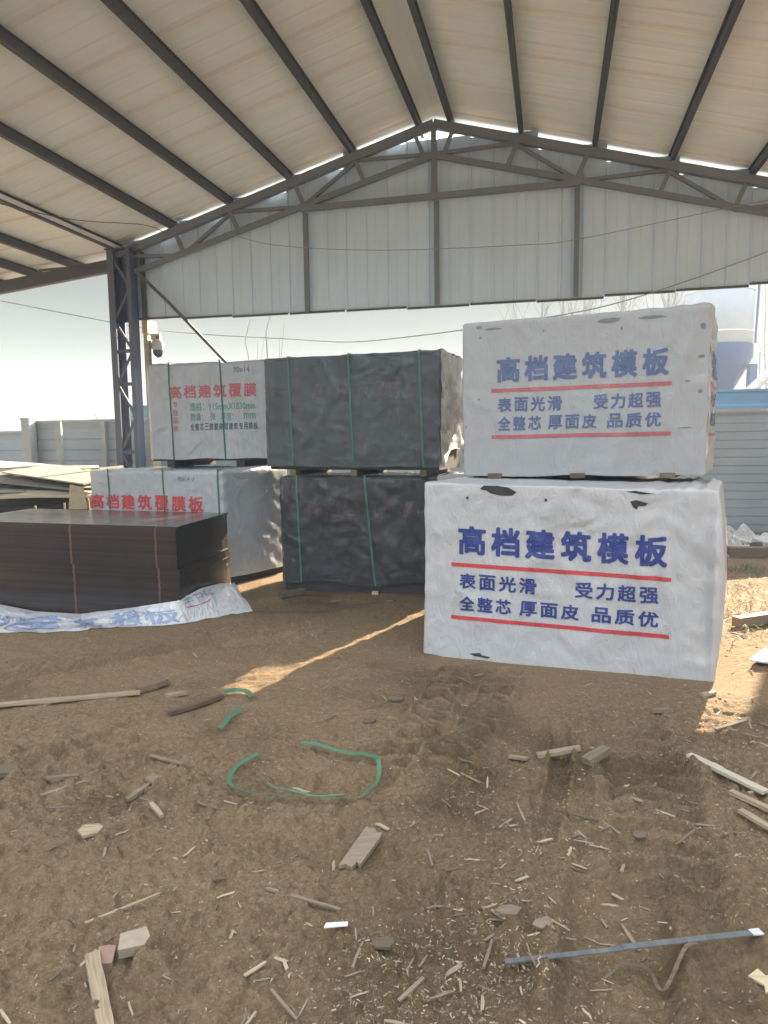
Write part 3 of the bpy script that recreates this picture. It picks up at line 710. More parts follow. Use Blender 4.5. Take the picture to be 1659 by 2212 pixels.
dunnage(p5, (.3, 1.2), .07, M_SCRAPDARK)

# ------------------------------------------------------------------ unwrapped brown sheets
BFL, BFR = Vector((-4.04, 6.54)), Vector((-1.723, 5.79)); bd = (BFR-BFL).normalized(); bang = math.atan2(bd.y, bd.x); BL_ = (BFR-BFL).length
mt, t, p, _ = nt('brown_film_faced_ply'); tc = t.nodes.new('ShaderNodeTexCoord'); sp = t.nodes.new('ShaderNodeSeparateXYZ'); t.links.new(tc.outputs['Object'], sp.inputs[0])
c = ramp(t, noi(t, coords(t, (1, 1, 4)), 4, 5), [(.3, (.024, .018, .017)), (.7, (.033, .024, .022))]); bo = t.nodes.new('ShaderNodeObjectInfo'); bh = t.nodes.new('ShaderNodeHueSaturation'); bm_ = t.nodes.new('ShaderNodeMapRange'); bm_.inputs[3].default_value = .85; bm_.inputs[4].default_value = 1.2; t.links.new(bo.outputs['Random'], bm_.inputs[0]); t.links.new(bm_.outputs[0], bh.inputs['Value']); t.links.new(c, bh.inputs['Color']); c = bh.outputs[0]
for x0, w in ((1.36, .011), (2.235, .010)):
    sb = t.nodes.new('ShaderNodeMath'); sb.operation = 'SUBTRACT'; sb.inputs[1].default_value = x0; t.links.new(sp.outputs[0], sb.inputs[0])
    ab = t.nodes.new('ShaderNodeMath'); ab.operation = 'ABSOLUTE'; t.links.new(sb.outputs[0], ab.inputs[0])
    ls = t.nodes.new('ShaderNodeMath'); ls.operation = 'LESS_THAN'; ls.inputs[1].default_value = w; t.links.new(ab.outputs[0], ls.inputs[0])
    l2 = t.nodes.new('ShaderNodeMath'); l2.operation = 'LESS_THAN'; l2.inputs[1].default_value = .004; t.links.new(sp.outputs[1], l2.inputs[0])
    ml = t.nodes.new('ShaderNodeMath'); ml.operation = 'MULTIPLY'; t.links.new(ls.outputs[0], ml.inputs[0]); t.links.new(l2.outputs[0], ml.inputs[1])
    m2 = t.nodes.new('ShaderNodeMath'); m2.operation = 'MULTIPLY'; m2.inputs[1].default_value = .42; t.links.new(ml.outputs[0], m2.inputs[0])
    c = mixc(t, m2.outputs[0], c, (.19, .115, .08))
t.links.new(c, p.inputs['Base Color']); p.inputs['Specular IOR Level'].default_value = .5
t.links.new(ramp(t, noi(t, coords(t), 5, 5), [(.3, (.14,)*3), (.7, (.26,)*3)]), p.inputs['Roughness'])
t.links.new(bump(t, noi(t, coords(t), 3, 3), .04, .02), p.inputs['Normal'])
M_BROWN = mt
NS = 50; TH = .806/NS; DEP = 1.12; tw = rad(-9)
sv = MB()
xb = math.sin(tw)*DEP; 
for z in (0, TH-.0005): sv.v += [(0, 0, z), (BL_, 0, z), (BL_+xb*1.0, DEP, z), (xb, DEP, z)]
sv.f = [(0,3,2,1),(4,5,6,7),(0,1,5,4),(1,2,6,5),(2,3,7,6),(3,0,4,7)]
sme = sv.mesh('panel_sheet'); sme.materials.append(M_BROWN)
for k in range(NS):
    o = link('panel_sheet', sme); sh = .012 if k < NS*.55 else -.004
    jx = random.gauss(0, .0014)+sh; jy = random.gauss(0, .0008)+(.004 if k < NS*.55 else 0)
    if k == NS-1: jx += .012
    o.location = (BFL.x+jx*bd.x-jy*bd.y, BFL.y+jx*bd.y+jy*bd.x, k*TH+.002); o.rotation_euler = (0, 0, bang+random.gauss(0, .0008))
    if k == NS-1: tag(o, 'glossy topmost sheet of the unwrapped brown stack', 'panel sheet', 'brown sheets in the unwrapped stack')
    else: tag(o, 'dark brown sheet within the unwrapped stack at left', 'panel sheet', 'brown sheets in the unwrapped stack')

# pulled down film round the foot of the brown sheets
def strip_film(name, label, back, front, heights, mt, parent=None):
    """lofted crumpled strip between a back polyline and a front hem polyline"""
    N_, M_ = 150, 26
    def samp(pl_, f):
        f = f*(len(pl_)-1); i_ = min(int(f), len(pl_)-2); f -= i_; f = f*f*(3-2*f); return Vector(pl_[i_]).lerp(Vector(pl_[i_+1]), f)
    V = []
    for i_ in range(N_+1):
        f = i_/N_; b, fr_ = samp(back, f), samp(front, f)
        for j in range(M_+1):
            g = j/M_; p = b.lerp(fr_, g); base = p.z
            hump = .05*math.sin(min(1, g*1.15)*math.pi)*(.6+.8*N3(f*9, g, 0, 1, 3))
            n = .022*N3(f*30+g*6, g*5, 1, 1, 1)+.012*abs(N3(f*60-g*8, g*9, 2, 1, 2))
            gr = g0(p.x, p.y); z = max(base+hump+n*math.sin(g*math.pi)**.5, gr+.006) if g < .97 else gr+.008
            V.append((p.x, p.y, z))
    F = [(i_*(M_+1)+j, (i_+1)*(M_+1)+j, (i_+1)*(M_+1)+j+1, i_*(M_+1)+j+1) for i_ in range(N_) for j in range(M_)]
    me = bpy.data.meshes.new(name); me.from_pydata(V, [], F); me.update(); me.polygons.foreach_set('use_smooth', [True]*len(F))
    return link(name, me, mt), V, N_, M_
bn = Vector((-bd.y, bd.x)); 
def bpt(a, off, z): q_ = BFL+bd*a-bn*off; return (q_.x, q_.y, z)
sid = Vector((math.sin(-bang*0+.17), math.cos(.17)))
def spt(b, off, z): q_ = BFR+Vector((.12, .985))*b+Vector((off, 0)); return (q_.x, q_.y, z)
back = [bpt(-.05, .03, .03), bpt(.55, .03, .05), bpt(.95, .03, .01), bpt(1.45, .04, .02), bpt(1.95, .03, .10), bpt(2.43, .02, .19), spt(.35, .06, .22), spt(.8, .07, .17), spt(1.12, .06, .10)]
front = [bpt(-.1, .5, 0), bpt(.4, .62, 0), (-3.05, 5.44, 0), (-2.36, 5.47, 0), (-1.97, 5.62, 0), (-1.66, 5.72, 0), (-1.42, 5.86, 0), (-1.17, 6.12, 0), (-1.34, 6.62, 0)]
pf, PV, PN, PM = strip_film('plastic_sheet', '', back, front, None, film('crumpled_white_film', (.62, .62, .66), .3, 1.5, spec=.6, dirt=.85, trans=.15))
tag(pf, 'crumpled white plastic sheet pulled down round the foot of the brown stack', 'plastic sheet')
def on_strip(f, g, off=.004):
    i_ = min(int(f*PN), PN-1); j = min(int(g*PM), PM-1); ff, gg = f*PN-i_, g*PM-j; W = PM+1
    A_, B_, C2, D_ = (Vector(PV[k]) for k in (i_*W+j, (i_+1)*W+j, i_*W+j+1, (i_+1)*W+j+1))
    n = (B_-A_).cross(C2-A_).normalized(); n = n if n.z > 0 else -n
    return A_*(1-ff)*(1-gg)+B_*ff*(1-gg)+C2*(1-ff)*gg+D_*ff*gg+n*off
def print_strip(body, f0, f1, g0_, g1, mt, gap=.16, bold=.016):
    bm = bmesh.new(); tmp = bpy.data.meshes.new('t'); n = len(body); w = (f1-f0)/n
    for i_, ch in enumerate(body):
        b2 = text_bm(ch, f0+i_*w, f0+(i_+1-gap)*w, -g1, -g0_, bold) if ch != '|' else rect_bm(f0, f1, -g1, -g0_); b2.to_mesh(tmp); b2.free(); bm.from_mesh(tmp)
    bpy.data.meshes.remove(tmp)
    for k in range(1, PN):
        if f0 < k/PN < f1: bmesh.ops.bisect_plane(bm, geom=bm.verts[:]+bm.edges[:]+bm.faces[:], dist=1e-7, plane_co=(k/PN, 0, 0), plane_no=(1, 0, 0))
    for k in range(1, PM):
        if g0_ < k/PM < g1: bmesh.ops.bisect_plane(bm, geom=bm.verts[:]+bm.edges[:]+bm.faces[:], dist=1e-7, plane_co=(0, -k/PM, 0), plane_no=(0, 1, 0))
    for v in bm.verts: v.co = on_strip(v.co.x, -v.co.y, .004+v.co.z)
    me = bpy.data.meshes.new('lettering'); bm.to_mesh(me); bm.free(); link('lettering', me, mt, pf)
INK_B3 = film('washed_blue_print', (.24, .29, .44), .35, 1.2, dirt=.8)
print_strip('建筑模板', .25, .62, .42, .88, INK_B3); print_strip('高档', .10, .24, .42, .85, INK_B3)
print_strip('全百整芯', .655, .80, .16, .40, INK_B3, bold=.012); print_strip('|', .66, .76, .52, .56, INK_R3)

# ------------------------------------------------------------------ fences and the blue wall
def fence(name, label, p, q, h, hz, post_at, mt, ribs=6, postw=.09, group=None):
    p, q = Vector(p), Vector(q); d = q-p; L = d.length; ang = math.atan2(d.y, d.x)
    t_ = thing(name, label, 'fence', (p.x, p.y, 0), ang, group)
    b = MB(); prof = []; z = .0
    while z+hz < h:
        prof += [(0, z), (0, z+hz*.86), (.016, z+hz*.90), (.016, z+hz*.97)]; z += hz
    prof += [(0, h)]; n = len(prof)
    V = [(x, y, zz) for x in (0, L) for y, zz in prof]; b.add(V, [(k, n+k, n+k+1, k+1) for k in range(n-1)])
    b.build('sheet_panel', mt, t_)
    MB().box(0, L, -.03, .05, h, h+.045).build('top_rail', M_FENCEPOST if mt is M_FENCE else mt, t_)
    for x in post_at: MB().box(x-postw/2, x+postw/2, -.07, -.002, 0, h+.02).build('post', M_FENCEPOST if mt is M_FENCE else mt, t_)
    return t_
LFp, LFq = Vector((-6.62, 13.45)), Vector((-3.0, 12.55))
fence('sheet_fence', 'grey ribbed metal fence panels at left behind the scrap heap', LFp, LFq, 1.90, .20, (.0, 1.55, 2.6), M_FENCE)
MB_ = MB()
lp = thing('fence_post', 'tall pale square post at the corner of the left fence', 'post', (LFp.x-.02, LFp.y-.12, 0), rad(-13.5))
MB().box(-.09, .09, -.09, .09, 0, 1.96).build('post_shaft', M_FENCEPOST, lp); MB().box(-.10, .10, -.10, .10, 1.96, 2.0).build('post_cap', M_FENCEPOST, lp)
fence('sheet_fence', 'lower grey ribbed fence at the far left edge beyond the pale post', (-9.8, 14.3), (-6.70, 13.55), 1.72, .20, (1.5,), M_FENCE)
fence('sheet_fence', 'grey ribbed metal fence behind the white packs at right', (1.6, 11.62), (9.5, 10.05), 1.85, .13, (1.2, 4.8), M_FENCE)
fence('sheet_fence', 'plain grey fence stretch hidden behind the middle stacks', (-2.98, 12.55), (1.58, 11.63), 1.85, .13, (1.5, 3.0), M_FENCE)
fence('blue_wall', 'blue sheet metal wall rising behind the grey fence', (-6.15, 16.6), (16, 11.4), 2.32, .72, (), M_BLUEWALL)

# ------------------------------------------------------------------ silo
SX, SY = 15.25, 32.6
si = thing('cement_silo', 'tall white cement silo on a blue steel base beyond the right fence', 'silo', (SX, SY, 0))
MB().lathe([(0, 5.5), (1.44, 5.5), (1.44, 9.4), (.9, 10.1), (0, 10.2)], 40).build('tank', worn('silo_white', (.42, .50, .63), (.37, .44, .56), .5, 1, bstr=0), si, True)
for z in (6.05, 7.85, 9.3): MB().lathe([(1.44, z-.04), (1.48, z-.03), (1.48, z+.03), (1.44, z+.04)], 40).build('ring_band', worn('silo_band', (.55, .54, .48), (.45, .43, .38), .6), si)
M_SB = worn('silo_blue', (.014, .04, .17), (.012, .035, .14), .5, 2, bstr=0)
MB().lathe([(1.46, 5.52), (1.46, 4.95), (1.12, 4.3), (.3, 2.8), (.25, 2.5)], 32).build('hopper', M_SB, si, True)
for x, y in ((1.05, -1.05), (-1.05, -1.05), (1.05, 1.05), (-1.05, 1.05)): MB().box(x-.16, x+.16, y-.16, y+.16, 0, 4.6).build('leg', M_SB, si)
for k, (a, b_) in enumerate((((-1.05, -1.05, .3), (1.05, -1.05, 3.6)), ((1.05, -1.05, .3), (1.05, 1.05, 3.6)), ((-1.05, -1.05, 3.4), (1.05, -1.05, 3.4)), ((1.05, -1.05, 3.4), (1.05, 1.05, 3.4)))):
    MB().bar(a, b_, .16, .16).build('brace', M_SB, si)
MB().tube([(1.30, -.95, 9.6), (1.28, -.95, 8), (1.1, -1.15, 5.5)], .05, 8).build('filler_pipe', M_SB, si)
MB().tube([(1.75, -.4, 5.2), (1.8, -.4, .1)], .06, 8).build('down_pipe', M_FENCEPOST, si)
cv = thing('screw_conveyor', 'grey inclined conveyor tube beside the silo base', 'conveyor', (16.3, 31.4, 0))
MB().tube([(-.55, -.1, 3.1), (4.5, 0, 7.6)], .22, 12).build('tube', worn('conveyor_grey', (.33, .33, .34), (.4, .4, .4), .6), cv); MB().tube([(.75, 0, 2.6), (5.5, 0, 6.3)], .15, 12).build('support_tube', worn('conveyor_grey', (.33,)*3), cv)
MB().box(4.3, 4.5, -.12, .12, 0, 7.3).box(5.3, 5.5, -.1, .1, 0, 6.1).box(.8, 1.0, -.1, .1, 0, 2.7).build('stand', M_SB, cv)

# ------------------------------------------------------------------ bare trees
M_TWIG = worn('bare_bark', (.17, .155, .14), (.12, .11, .10), .9, 10, bstr=0)
def tree(x, y, h, seed, spread, label, name='bare_tree', r0=None, twigs=4):
    rg = random.Random(seed); t_ = thing(name, label, 'tree', (x, y, 0), 0, 'bare trees beyond the fence')
    b = MB(); br = MB(); r0 = r0 or h*.010
    pts = [Vector((0, 0, -.1))]; n = 9
    for k in range(1, n+1): pts.append(Vector((rg.gauss(0, .02)*h*.25+pts[-1].x, rg.gauss(0, .015)*h*.25+pts[-1].y, h*k/n)))
    b.tube(pts, [r0*(1-.9*k/n)+.006 for k in range(n+1)], 6); b.build('trunk', M_TWIG, t_)
    def limb(p, d, L, r, dep):
        q = [p]; k = 4
        for j in range(k):
            d = (d+Vector((rg.gauss(0, .10), rg.gauss(0, .10), .09))).normalized(); q.append(q[-1]+d*L/k)
        br.tube(q, [r*(1-.75*j/k) for j in range(k+1)], 4 if dep else 5, False)
        if dep < 2:
            for j in range(twigs if dep == 0 else 4):
                f = rg.uniform(.25, .98); i_ = min(int(f*k), k-1); pp = q[i_].lerp(q[i_+1], f*k-i_)
                dd = (d+Vector((rg.gauss(0, .6), rg.gauss(0, .6), rg.uniform(0, .5)))).normalized(); limb(pp, dd, L*rg.uniform(.35, .55), r*.5, dep+1)
    for k in range(max(7, int(h*1.15))):
        f = rg.uniform(.22, .97); i_ = min(int(f*n), n-1); pp = pts[i_].lerp(pts[i_+1], f*n-i_); an = rg.uniform(0, 6.28)
        limb(pp, Vector((math.cos(an)*spread, math.sin(an)*spread, 1)).normalized(), h*(1-f*.75)*rg.uniform(.30, .46), max(.012, r0*.42*(1-f)+.010), 0)
    br.build('branches', M_TWIG, t_); return t_
tree(8.9, 40, 13.0, 1, .9, 'bare spreading tree above the left half of the dull white pack')
tree(10.6, 43, 16.2, 2, .45, 'bare slim tree second from the left behind the dull white pack')
tree(12.9, 46, 16.2, 3, .45, 'bare upright tree in the middle of the row behind the dull white pack')
tree(13.9, 42, 15.6, 4, .4, 'bare slim tree close to the left of the white silo')
tree(17.2, 44, 16.2, 5, .4, 'bare tree with two leaders just left of the white silo')
tree(26.8, 50, 12.5, 6, .7, 'bare tree to the right of the white silo')
def sapling(x, y, h, seed, label):
    rg = random.Random(seed); t_ = thing('sapling', label, 'sapling', (x, y, 0), 0, 'saplings behind the left stack')
    b = MB(); pts = [(rg.gauss(0, .012)*k, rg.gauss(0, .01)*k, h*k/8) for k in range(9)]; b.tube(pts, [.035*(1-.8*k/8)+.004 for k in range(9)], 5); b.build('stem', M_TWIG, t_)
    c = MB()
    for k in range(2):
        sg = rg.choice((-1, 1)); z = h*rg.uniform(.3, .5); c.tube([(0, 0, z), (sg*.25, .1, z+h*.2), (sg*rg.uniform(.25, .5), .1, h*rg.uniform(.8, .95))], [.014, .010, .005], 4)
    c.build('twigs', M_TWIG, t_)
sapling(-4.25, 23, 5.4, 1, 'thin bare sapling at left behind the upper left pack'); sapling(-3.45, 22, 5.5, 2, 'thin bare sapling at right behind the upper left pack'); sapling(-9.55, 24, 2.55, 3, 'short bare sapling peeping over the left fence')

# ------------------------------------------------------------------ cables
M_CABLE = worn('cable_grey', (.30, .30, .31), (.22, .22, .23), .6, 5, bstr=0); M_CABLED = worn('cable_dark', (.06, .06, .065), None, .6, 5, bstr=0)
def cable(label, pts, r, mt, n=8):
    P_ = [Vector(p) for p in pts]; out = []
    for i_ in range(len(P_)-1):
        a, b_, c, d = P_[max(i_-1, 0)], P_[i_], P_[i_+1], P_[min(i_+2, len(P_)-1)]
        for k in range(n):
            f = k/n; out.append(.5*((2*b_)+(-a+c)*f+(2*a-5*b_+4*c-d)*f*f+(-a+3*b_-3*c+d)*f**3))
    out.append(P_[-1]); return tag(MB().tube(out, r, 5).build('cable', mt), label, 'cable')
cable('slack cable strung across the open gable below the corrugated sheets', [shw(-8.2, .33, 4.15), shw(-5.3, .33, 3.52), shw(-4.0, .33, 3.33), shw(-2.55, .33, 3.19), shw(-1.45, .33, 3.09), shw(-.25, .06, 3.10), shw(1.0, .06, 3.21), shw(2.65, .04, 3.42), shw(4.62, .04, 4.0), shw(5.2, .04, 4.3)], .008, M_CABLE)
cable('thin pale wire sagging across the front of the gable sheets', [shw(-3.40, -.10, 4.85), shw(-2.5, -.10, 4.58), shw(-.8, -.10, 4.38), shw(1.3, -.10, 4.30), shw(2.1, -.10, 4.32), shw(4.2, -.10, 4.60), shw(5.2, -.10, 4.7)], .006, M_CABLE)
cable('thin dark wire hanging below the left roof slope', [shw(-6.1, -6.0, 4.50), shw(-5.2, -3.5, 4.52), shw(-4.9, -1.9, 4.66), shw(-4.55, -.6, 4.92), shw(-4.45, -.08, 4.93)], .006, M_BARK)

# ------------------------------------------------------------------ security camera on the cream post
sc_ = thing('security_camera', 'white dome security camera bracketed to the cream post', 'camera', shw(-4.955, .16, 3.15), rad(-13.5))
M_CAMW = worn('camera_shell', (.50, .51, .52), (.42, .43, .44), .4, 5, bstr=0)
MB().box(-.06, .02, -.02, .04, -.32, .10).box(.02, .13, -.03, .04, .0, .05).build('bracket', worn('bracket_blue', (.20, .26, .36), None, .5), sc_)
MB().lathe([(.0, .10), (.085, .10), (.10, .06), (.10, -.03), (.085, -.07)], 24, (.13, 0)).build('housing', M_CAMW, sc_, True)
MB().lathe([(.085, -.07), (.083, -.12), (.06, -.17), (.03, -.19), (0, -.195)], 24, (.13, 0)).build('lens_dome', worn('dome_dark', (.05, .08, .16), (.04, .06, .12), .12, bstr=0), sc_, True)
MB().box(.03, .20, -.05, .02, .105, .20).build('junction_box', M_CAMW, sc_); MB().box(.13, .185, -.056, -.051, .115, .165).build('red_label', worn('red_label', (.5, .09, .06), None, .5, bstr=0), sc_)

# ------------------------------------------------------------------ scrap heap at left
rs = random.Random(5)
def board(x, y, z, l, w, th, rz, rxx, ryy, mt, label, name='scrap_board', group='boards in the scrap heap', cut=0.):
    b = MB(); l2, w2 = l/2, w/2
    poly = [(-l2, -w2), (l2, -w2+cut*w*rs.uniform(-.2, .5)), (l2-cut*l*.3*rs.random(), w2), (-l2+cut*l*.2*rs.random(), w2)]
    b.prism(poly, 0, th); o = b.build(name, mt); o.location = (x, y, z); o.rotation_euler = (rxx, ryy, rz); return tag(o, label, 'board', group)
LB = 'grey weathered board lying in the scrap heap below the left fence'
heap = thing  # (boards are things of their own)
# lower layers: dark sheets, edges toward the camera
for k in range(9):
    board(-4.75+rs.uniform(-.5, .35), 9.9+rs.uniform(-.3, .3), .05+k*.085, rs.uniform(1.8, 2.6), rs.uniform(.9, 1.4), .03, rs.uniform(-.35, .35), rs.uniform(-.05, .05), rs.uniform(-.10, .06), M_SCRAPDARK if k % 3 else M_GREYWOOD, 'dark old board low inside the scrap heap at left', group='dark boards low in the scrap heap')
for k in range(16):
    board(-4.8+rs.uniform(-1.0, .8), 10.1+rs.uniform(-.8, 1.1), .86+k*.017+rs.uniform(0, .03), rs.uniform(.9, 2.4), rs.uniform(.25, 1.0), .018, rs.uniform(-.8, .8), rs.uniform(.02, .16), rs.uniform(-.09, .09), M_SCRAP, LB, cut=.6)
board(-4.6, 9.45, 1.03, 1.9, .85, .022, -.45, .13, .07, M_SCRAP, 'large pale grey sheet sloping across the top of the scrap heap', cut=.3)
board(-5.1, 8.95, .86, 2.1, .55, .022, .06, .11, -.02, wood('tan_ply', (.52, .45, .33), (.42, .36, .26)), 'wide tan board in the sun along the near edge of the scrap heap')  # ply in a lighter, warmer tan than the other boards
board(-3.85, 8.85, .86, 1.3, .34, .03, .10, .10, .02, wood('tan_ply', (.5, .4, .3), (.4, .3, .2)), 'short tan board in the sun beside the pale pack')
board(-5.9, 10.2, 1.10, 2.2, .16, .03, .16, .05, -.02, M_PALEWOOD, 'long thin pale batten lying on top of the scrap heap')
board(-5.3, 10.9, 1.14, 1.7, .26, .03, .05, .06, .02, M_SCRAP, 'far board along the back of the scrap heap')
board(-4.25, 9.9, 1.16, .75, .2, .02, -.75, .05, .03, M_SCRAP, 'short white board lying on the grey sheet of the scrap heap')
for k, (x, rz, ry) in enumerate(((-4.0, .7, -.55), (-3.85, .85, -.5), (-3.65, .75, -.42))):
    board(x, 8.75+.05*k, .45+.08*k, 1.1, .05, .03, rz, .1, ry, M_GREYWOOD, 'thin dark lath leaning against the scrap heap', 'lath', 'laths leaning on the scrap heap')
for k, (x, y, rx_) in enumerate(((-3.62, 7.98, -.3), (-3.42, 8.02, .25), (-3.30, 8.05, .35), (-3.17, 8.06, .45), (-3.02, 8.0, -.25))):
    o = MB().box(-.011, .011, -.02, .02, 0, .80+.02*k).build('stake', M_PALEWOOD); o.location = (x-.35, y+.15, 0); o.rotation_euler = (0, rx_*.25, .3); tag(o, 'pale thin stake end standing up behind the brown stack', 'stake', 'stake ends behind the brown stack')
o = MB().prism([(-.10, 0), (.10, 0), (.055, .24), (-.085, .28)], 0, .02).build('offcut', M_TIMBER); o.rotation_euler = (rad(82), 0, rad(8)); o.location = (-3.38, 7.78, .78); tag(o, 'bright sawn offcut upright between brown stack and pale pack', 'offcut')
MB_o = MB().box(-.06, .06, -.02, .02, 0, .9).build('standing_batten', M_FENCEPOST); MB_o.location = (-5.75, 12.6, 1.0); MB_o.rotation_euler = (0, 0, -.2); tag(MB_o, 'short white batten standing against the left fence', 'batten')
MB_s = MB().box(-1.4, 1.4, -.9, .9, 0, .85)
o = MB().box(-1.3, 1.25, -.75, .9, .0, .83).build('scrap_bale', M_SCRAPDARK); o.location = (-5.0, 10.3, 0); o.rotation_euler = (0, 0, -.15); tag(o, 'dark tight bale of old boards in the middle of the scrap heap', 'board bale')

# ------------------------------------------------------------------ rubbish by the right fence
def crumple(name, label, x, y, rx_, ry_, h, mt, seed, cat='plastic scrap'):
    n = 34; V = []
    for i_ in range(n+1):
        for j in range(n+1):
            u_, v_ = i_/n*2-1, j/n*2-1; rr = min(1, math.hypot(u_, v_)); k = (1-rr**2)
            V.append((x+u_*rx_*(1+.2*N3(u_, v_, 0, 3, seed)), y+v_*ry_*(1+.2*N3(v_, u_, 2, 3, seed)), max(g0(x+u_*rx_, y+v_*ry_)+.004, h*k*(.55+.9*abs(N3(u_, v_, 1, 3.5, seed)))+.03*N3(u_, v_, 3, 9, seed))))
    F = [(i_*(n+1)+j, (i_+1)*(n+1)+j, (i_+1)*(n+1)+j+1, i_*(n+1)+j+1) for i_ in range(n) for j in range(n)]
    me = bpy.data.meshes.new(name); me.from_pydata(V, [], F); me.update(); me.polygons.foreach_set('use_smooth', [True]*len(F))
    return tag(link(name, me, mt), label, cat)
F_RUB = film('rubbish_film', (.55, .55, .54), .35, 1.4, dirt=.7)
crumple('plastic_scrap', 'crumpled white plastic sheeting heaped at the foot of the right fence', 4.75, 9.55, .55, .4, .26, F_RUB, 3)
crumple('plastic_scrap', 'white film spilling over a dark crate near the right fence', 4.32, 8.75, .30, .28, .24, F_RUB, 8)
crumple('plastic_scrap', 'wide spread of pale plastic along the right fence edge', 5.6, 9.35, .8, .35, .30, F_RUB, 12)
o = MB().box(-.28, .28, -.2, .2, 0, .2).box(-.30, .30, -.22, .22, .2, .225).build('rubbish_crate', M_SCRAPDARK); o.location = (4.05, 8.95, 0); o.rotation_euler = (0, 0, .3); tag(o, 'dark low crate under plastic film by the right fence', 'crate')
o = MB().box(-.75, .75, -.06, .06, 0, .13).build('timber_beam', M_GREYWOOD); o.location = (4.95, 8.45, .01); o.rotation_euler = (0, 0, -.12); tag(o, 'old square timber lying in front of the rubbish by the fence', 'timber')
rr_ = random.Random(3)
for k in range(26):
    b = MB(); s_ = rr_.uniform(.05, .16); b.prism([(s_*math.cos(a+rr_.uniform(-.3, .3)), s_*math.sin(a)*rr_.uniform(.5, 1)) for a in (0, 1.1, 2.2, 3.3, 4.4, 5.4)], 0, s_*rr_.uniform(.3, .8))
    o = b.build('rubble_piece', rr_.choice([M_FENCEPOST, M_GREYWOOD, worn('rubble', (.36, .34, .31), None, .9), M_SCRAP])); x, y = rr_.uniform(4.2, 6.0), rr_.uniform(8.5, 9.5)
    o.location = (x, y, g0(x, y)+rr_.uniform(0, .12)); o.rotation_euler = (rr_.uniform(-.3, .3), rr_.uniform(-.3, .3), rr_.uniform(0, 6)); tag(o, 'grey broken rubble piece among the rubbish by the right fence', 'rubble', 'rubble by the right fence')

# ------------------------------------------------------------------ loose things on the dirt
def flatpoly(name, label, pts, th, mt, cat, lift=.004, tilt=(0, 0), group=None):
    cx = sum(p[0] for p in pts)/len(pts); cy = sum(p[1] for p in pts)/len(pts)
    o = MB().prism([(x-cx, y-cy) for x, y in pts], 0, th).build(name, mt); z = max(g0(x, y) for x, y in pts+[(cx, cy)])
    zc = (g0(cx, cy)+z)/2
    o.location = (cx, cy, zc+lift-th*.2); o.rotation_euler = (tilt[0], tilt[1], 0); return tag(o, label, cat, group)
def stick(name, label, p, q, w, th, mt, cat='stick', group=None, lift=0., taper=.6):
    p, q = Vector((*p, 0)), Vector((*q, 0)); d = q-p; L = d.length; zp, zq = g0(p.x, p.y), g0(q.x, q.y); zm = g0((p.x+q.x)/2, (p.y+q.y)/2)
    e = max(0, zm-(zp+zq)/2)
    b = MB(); rg = random.Random(int(abs(p.x*991+p.y*577))); n = 6; V = []; w *= .86; th *= .8
    for k in range(n+1):
        x = L*(k/n-.5); ww = w*(1-(1-taper)*abs(k/n-.45)*1.2)*rg.uniform(.94, 1.04)/2; o_ = rg.gauss(0, w*.025)
        V += [(x, o_-ww, 0), (x, o_+ww, 0), (x, o_+ww*.9, th), (x, o_-ww*.9, th)]
    F = [(0, 1, 2, 3), tuple(4*n+k for k in (3, 2, 1, 0))]
    for k in range(n):
        for j in range(4): F.append((4*k+j, 4*k+4+j, 4*k+4+(j+1) % 4, 4*k+(j+1) % 4))
    b.add(V, F); o = b.build(name, mt); o.location = ((p.x+q.x)/2, (p.y+q.y)/2, (zp+zq)/2+e*.8+lift+.004)
    o.rotation_euler = (0, -math.atan2(zq-zp, L), math.atan2(d.y, d.x)); return tag(o, label, cat, group)
def ribbon(name, label, pts, w, mt, cat, up=.35, z=.02, th=.0012, n=8, closed=False):
    P_ = [Vector((*p, 0)) if len(p) == 2 else Vector(p) for p in pts]; out = []
    for i_ in range(len(P_)-1):
        a, b_, c, d = P_[max(i_-1, 0)], P_[i_], P_[i_+1], P_[min(i_+2, len(P_)-1)]
        for k in range(n):
            f = k/n; out.append(.5*((2*b_)+(-a+c)*f+(2*a-5*b_+4*c-d)*f*f+(-a+3*b_-3*c+d)*f**3))
    out.append(P_[-1]); V = []; ZZ = [max(g0(p.x+w*k, p.y+w*j) for k in (-.5, 0, .5) for j in (-.5, 0, .5)) for p in out]
    ZZ = [max(ZZ[max(0, k-2):k+3]) for k in range(len(ZZ))]; ZZ = [sum(ZZ[max(0, k-3):k+4])/len(ZZ[max(0, k-3):k+4]) for k in range(len(ZZ))]
    for i_, p in enumerate(out):
        d = (out[min(i_+1, len(out)-1)]-out[max(i_-1, 0)]); d.z = 0; d.normalize(); s_ = Vector((-d.y, d.x, 0))
        gzv = ZZ[i_]+z+p.z
        tw_ = up*(.75+.25*math.sin(i_*.11)); c_, sn = math.cos(tw_), math.sin(tw_)
        V += [tuple(Vector((p.x, p.y, gzv))-s_*w/2*c_), tuple(Vector((p.x, p.y, gzv+w*sn))+s_*w/2*c_)]
    me = bpy.data.meshes.new(name); me.from_pydata(V, [], [(2*k, 2*k+1, 2*k+3, 2*k+2) for k in range(len(V)//2-1)]); me.update()
    o = link(name, me, mt); md = o.modifiers.new('th', 'SOLIDIFY'); md.thickness = th; return tag(o, label, cat)
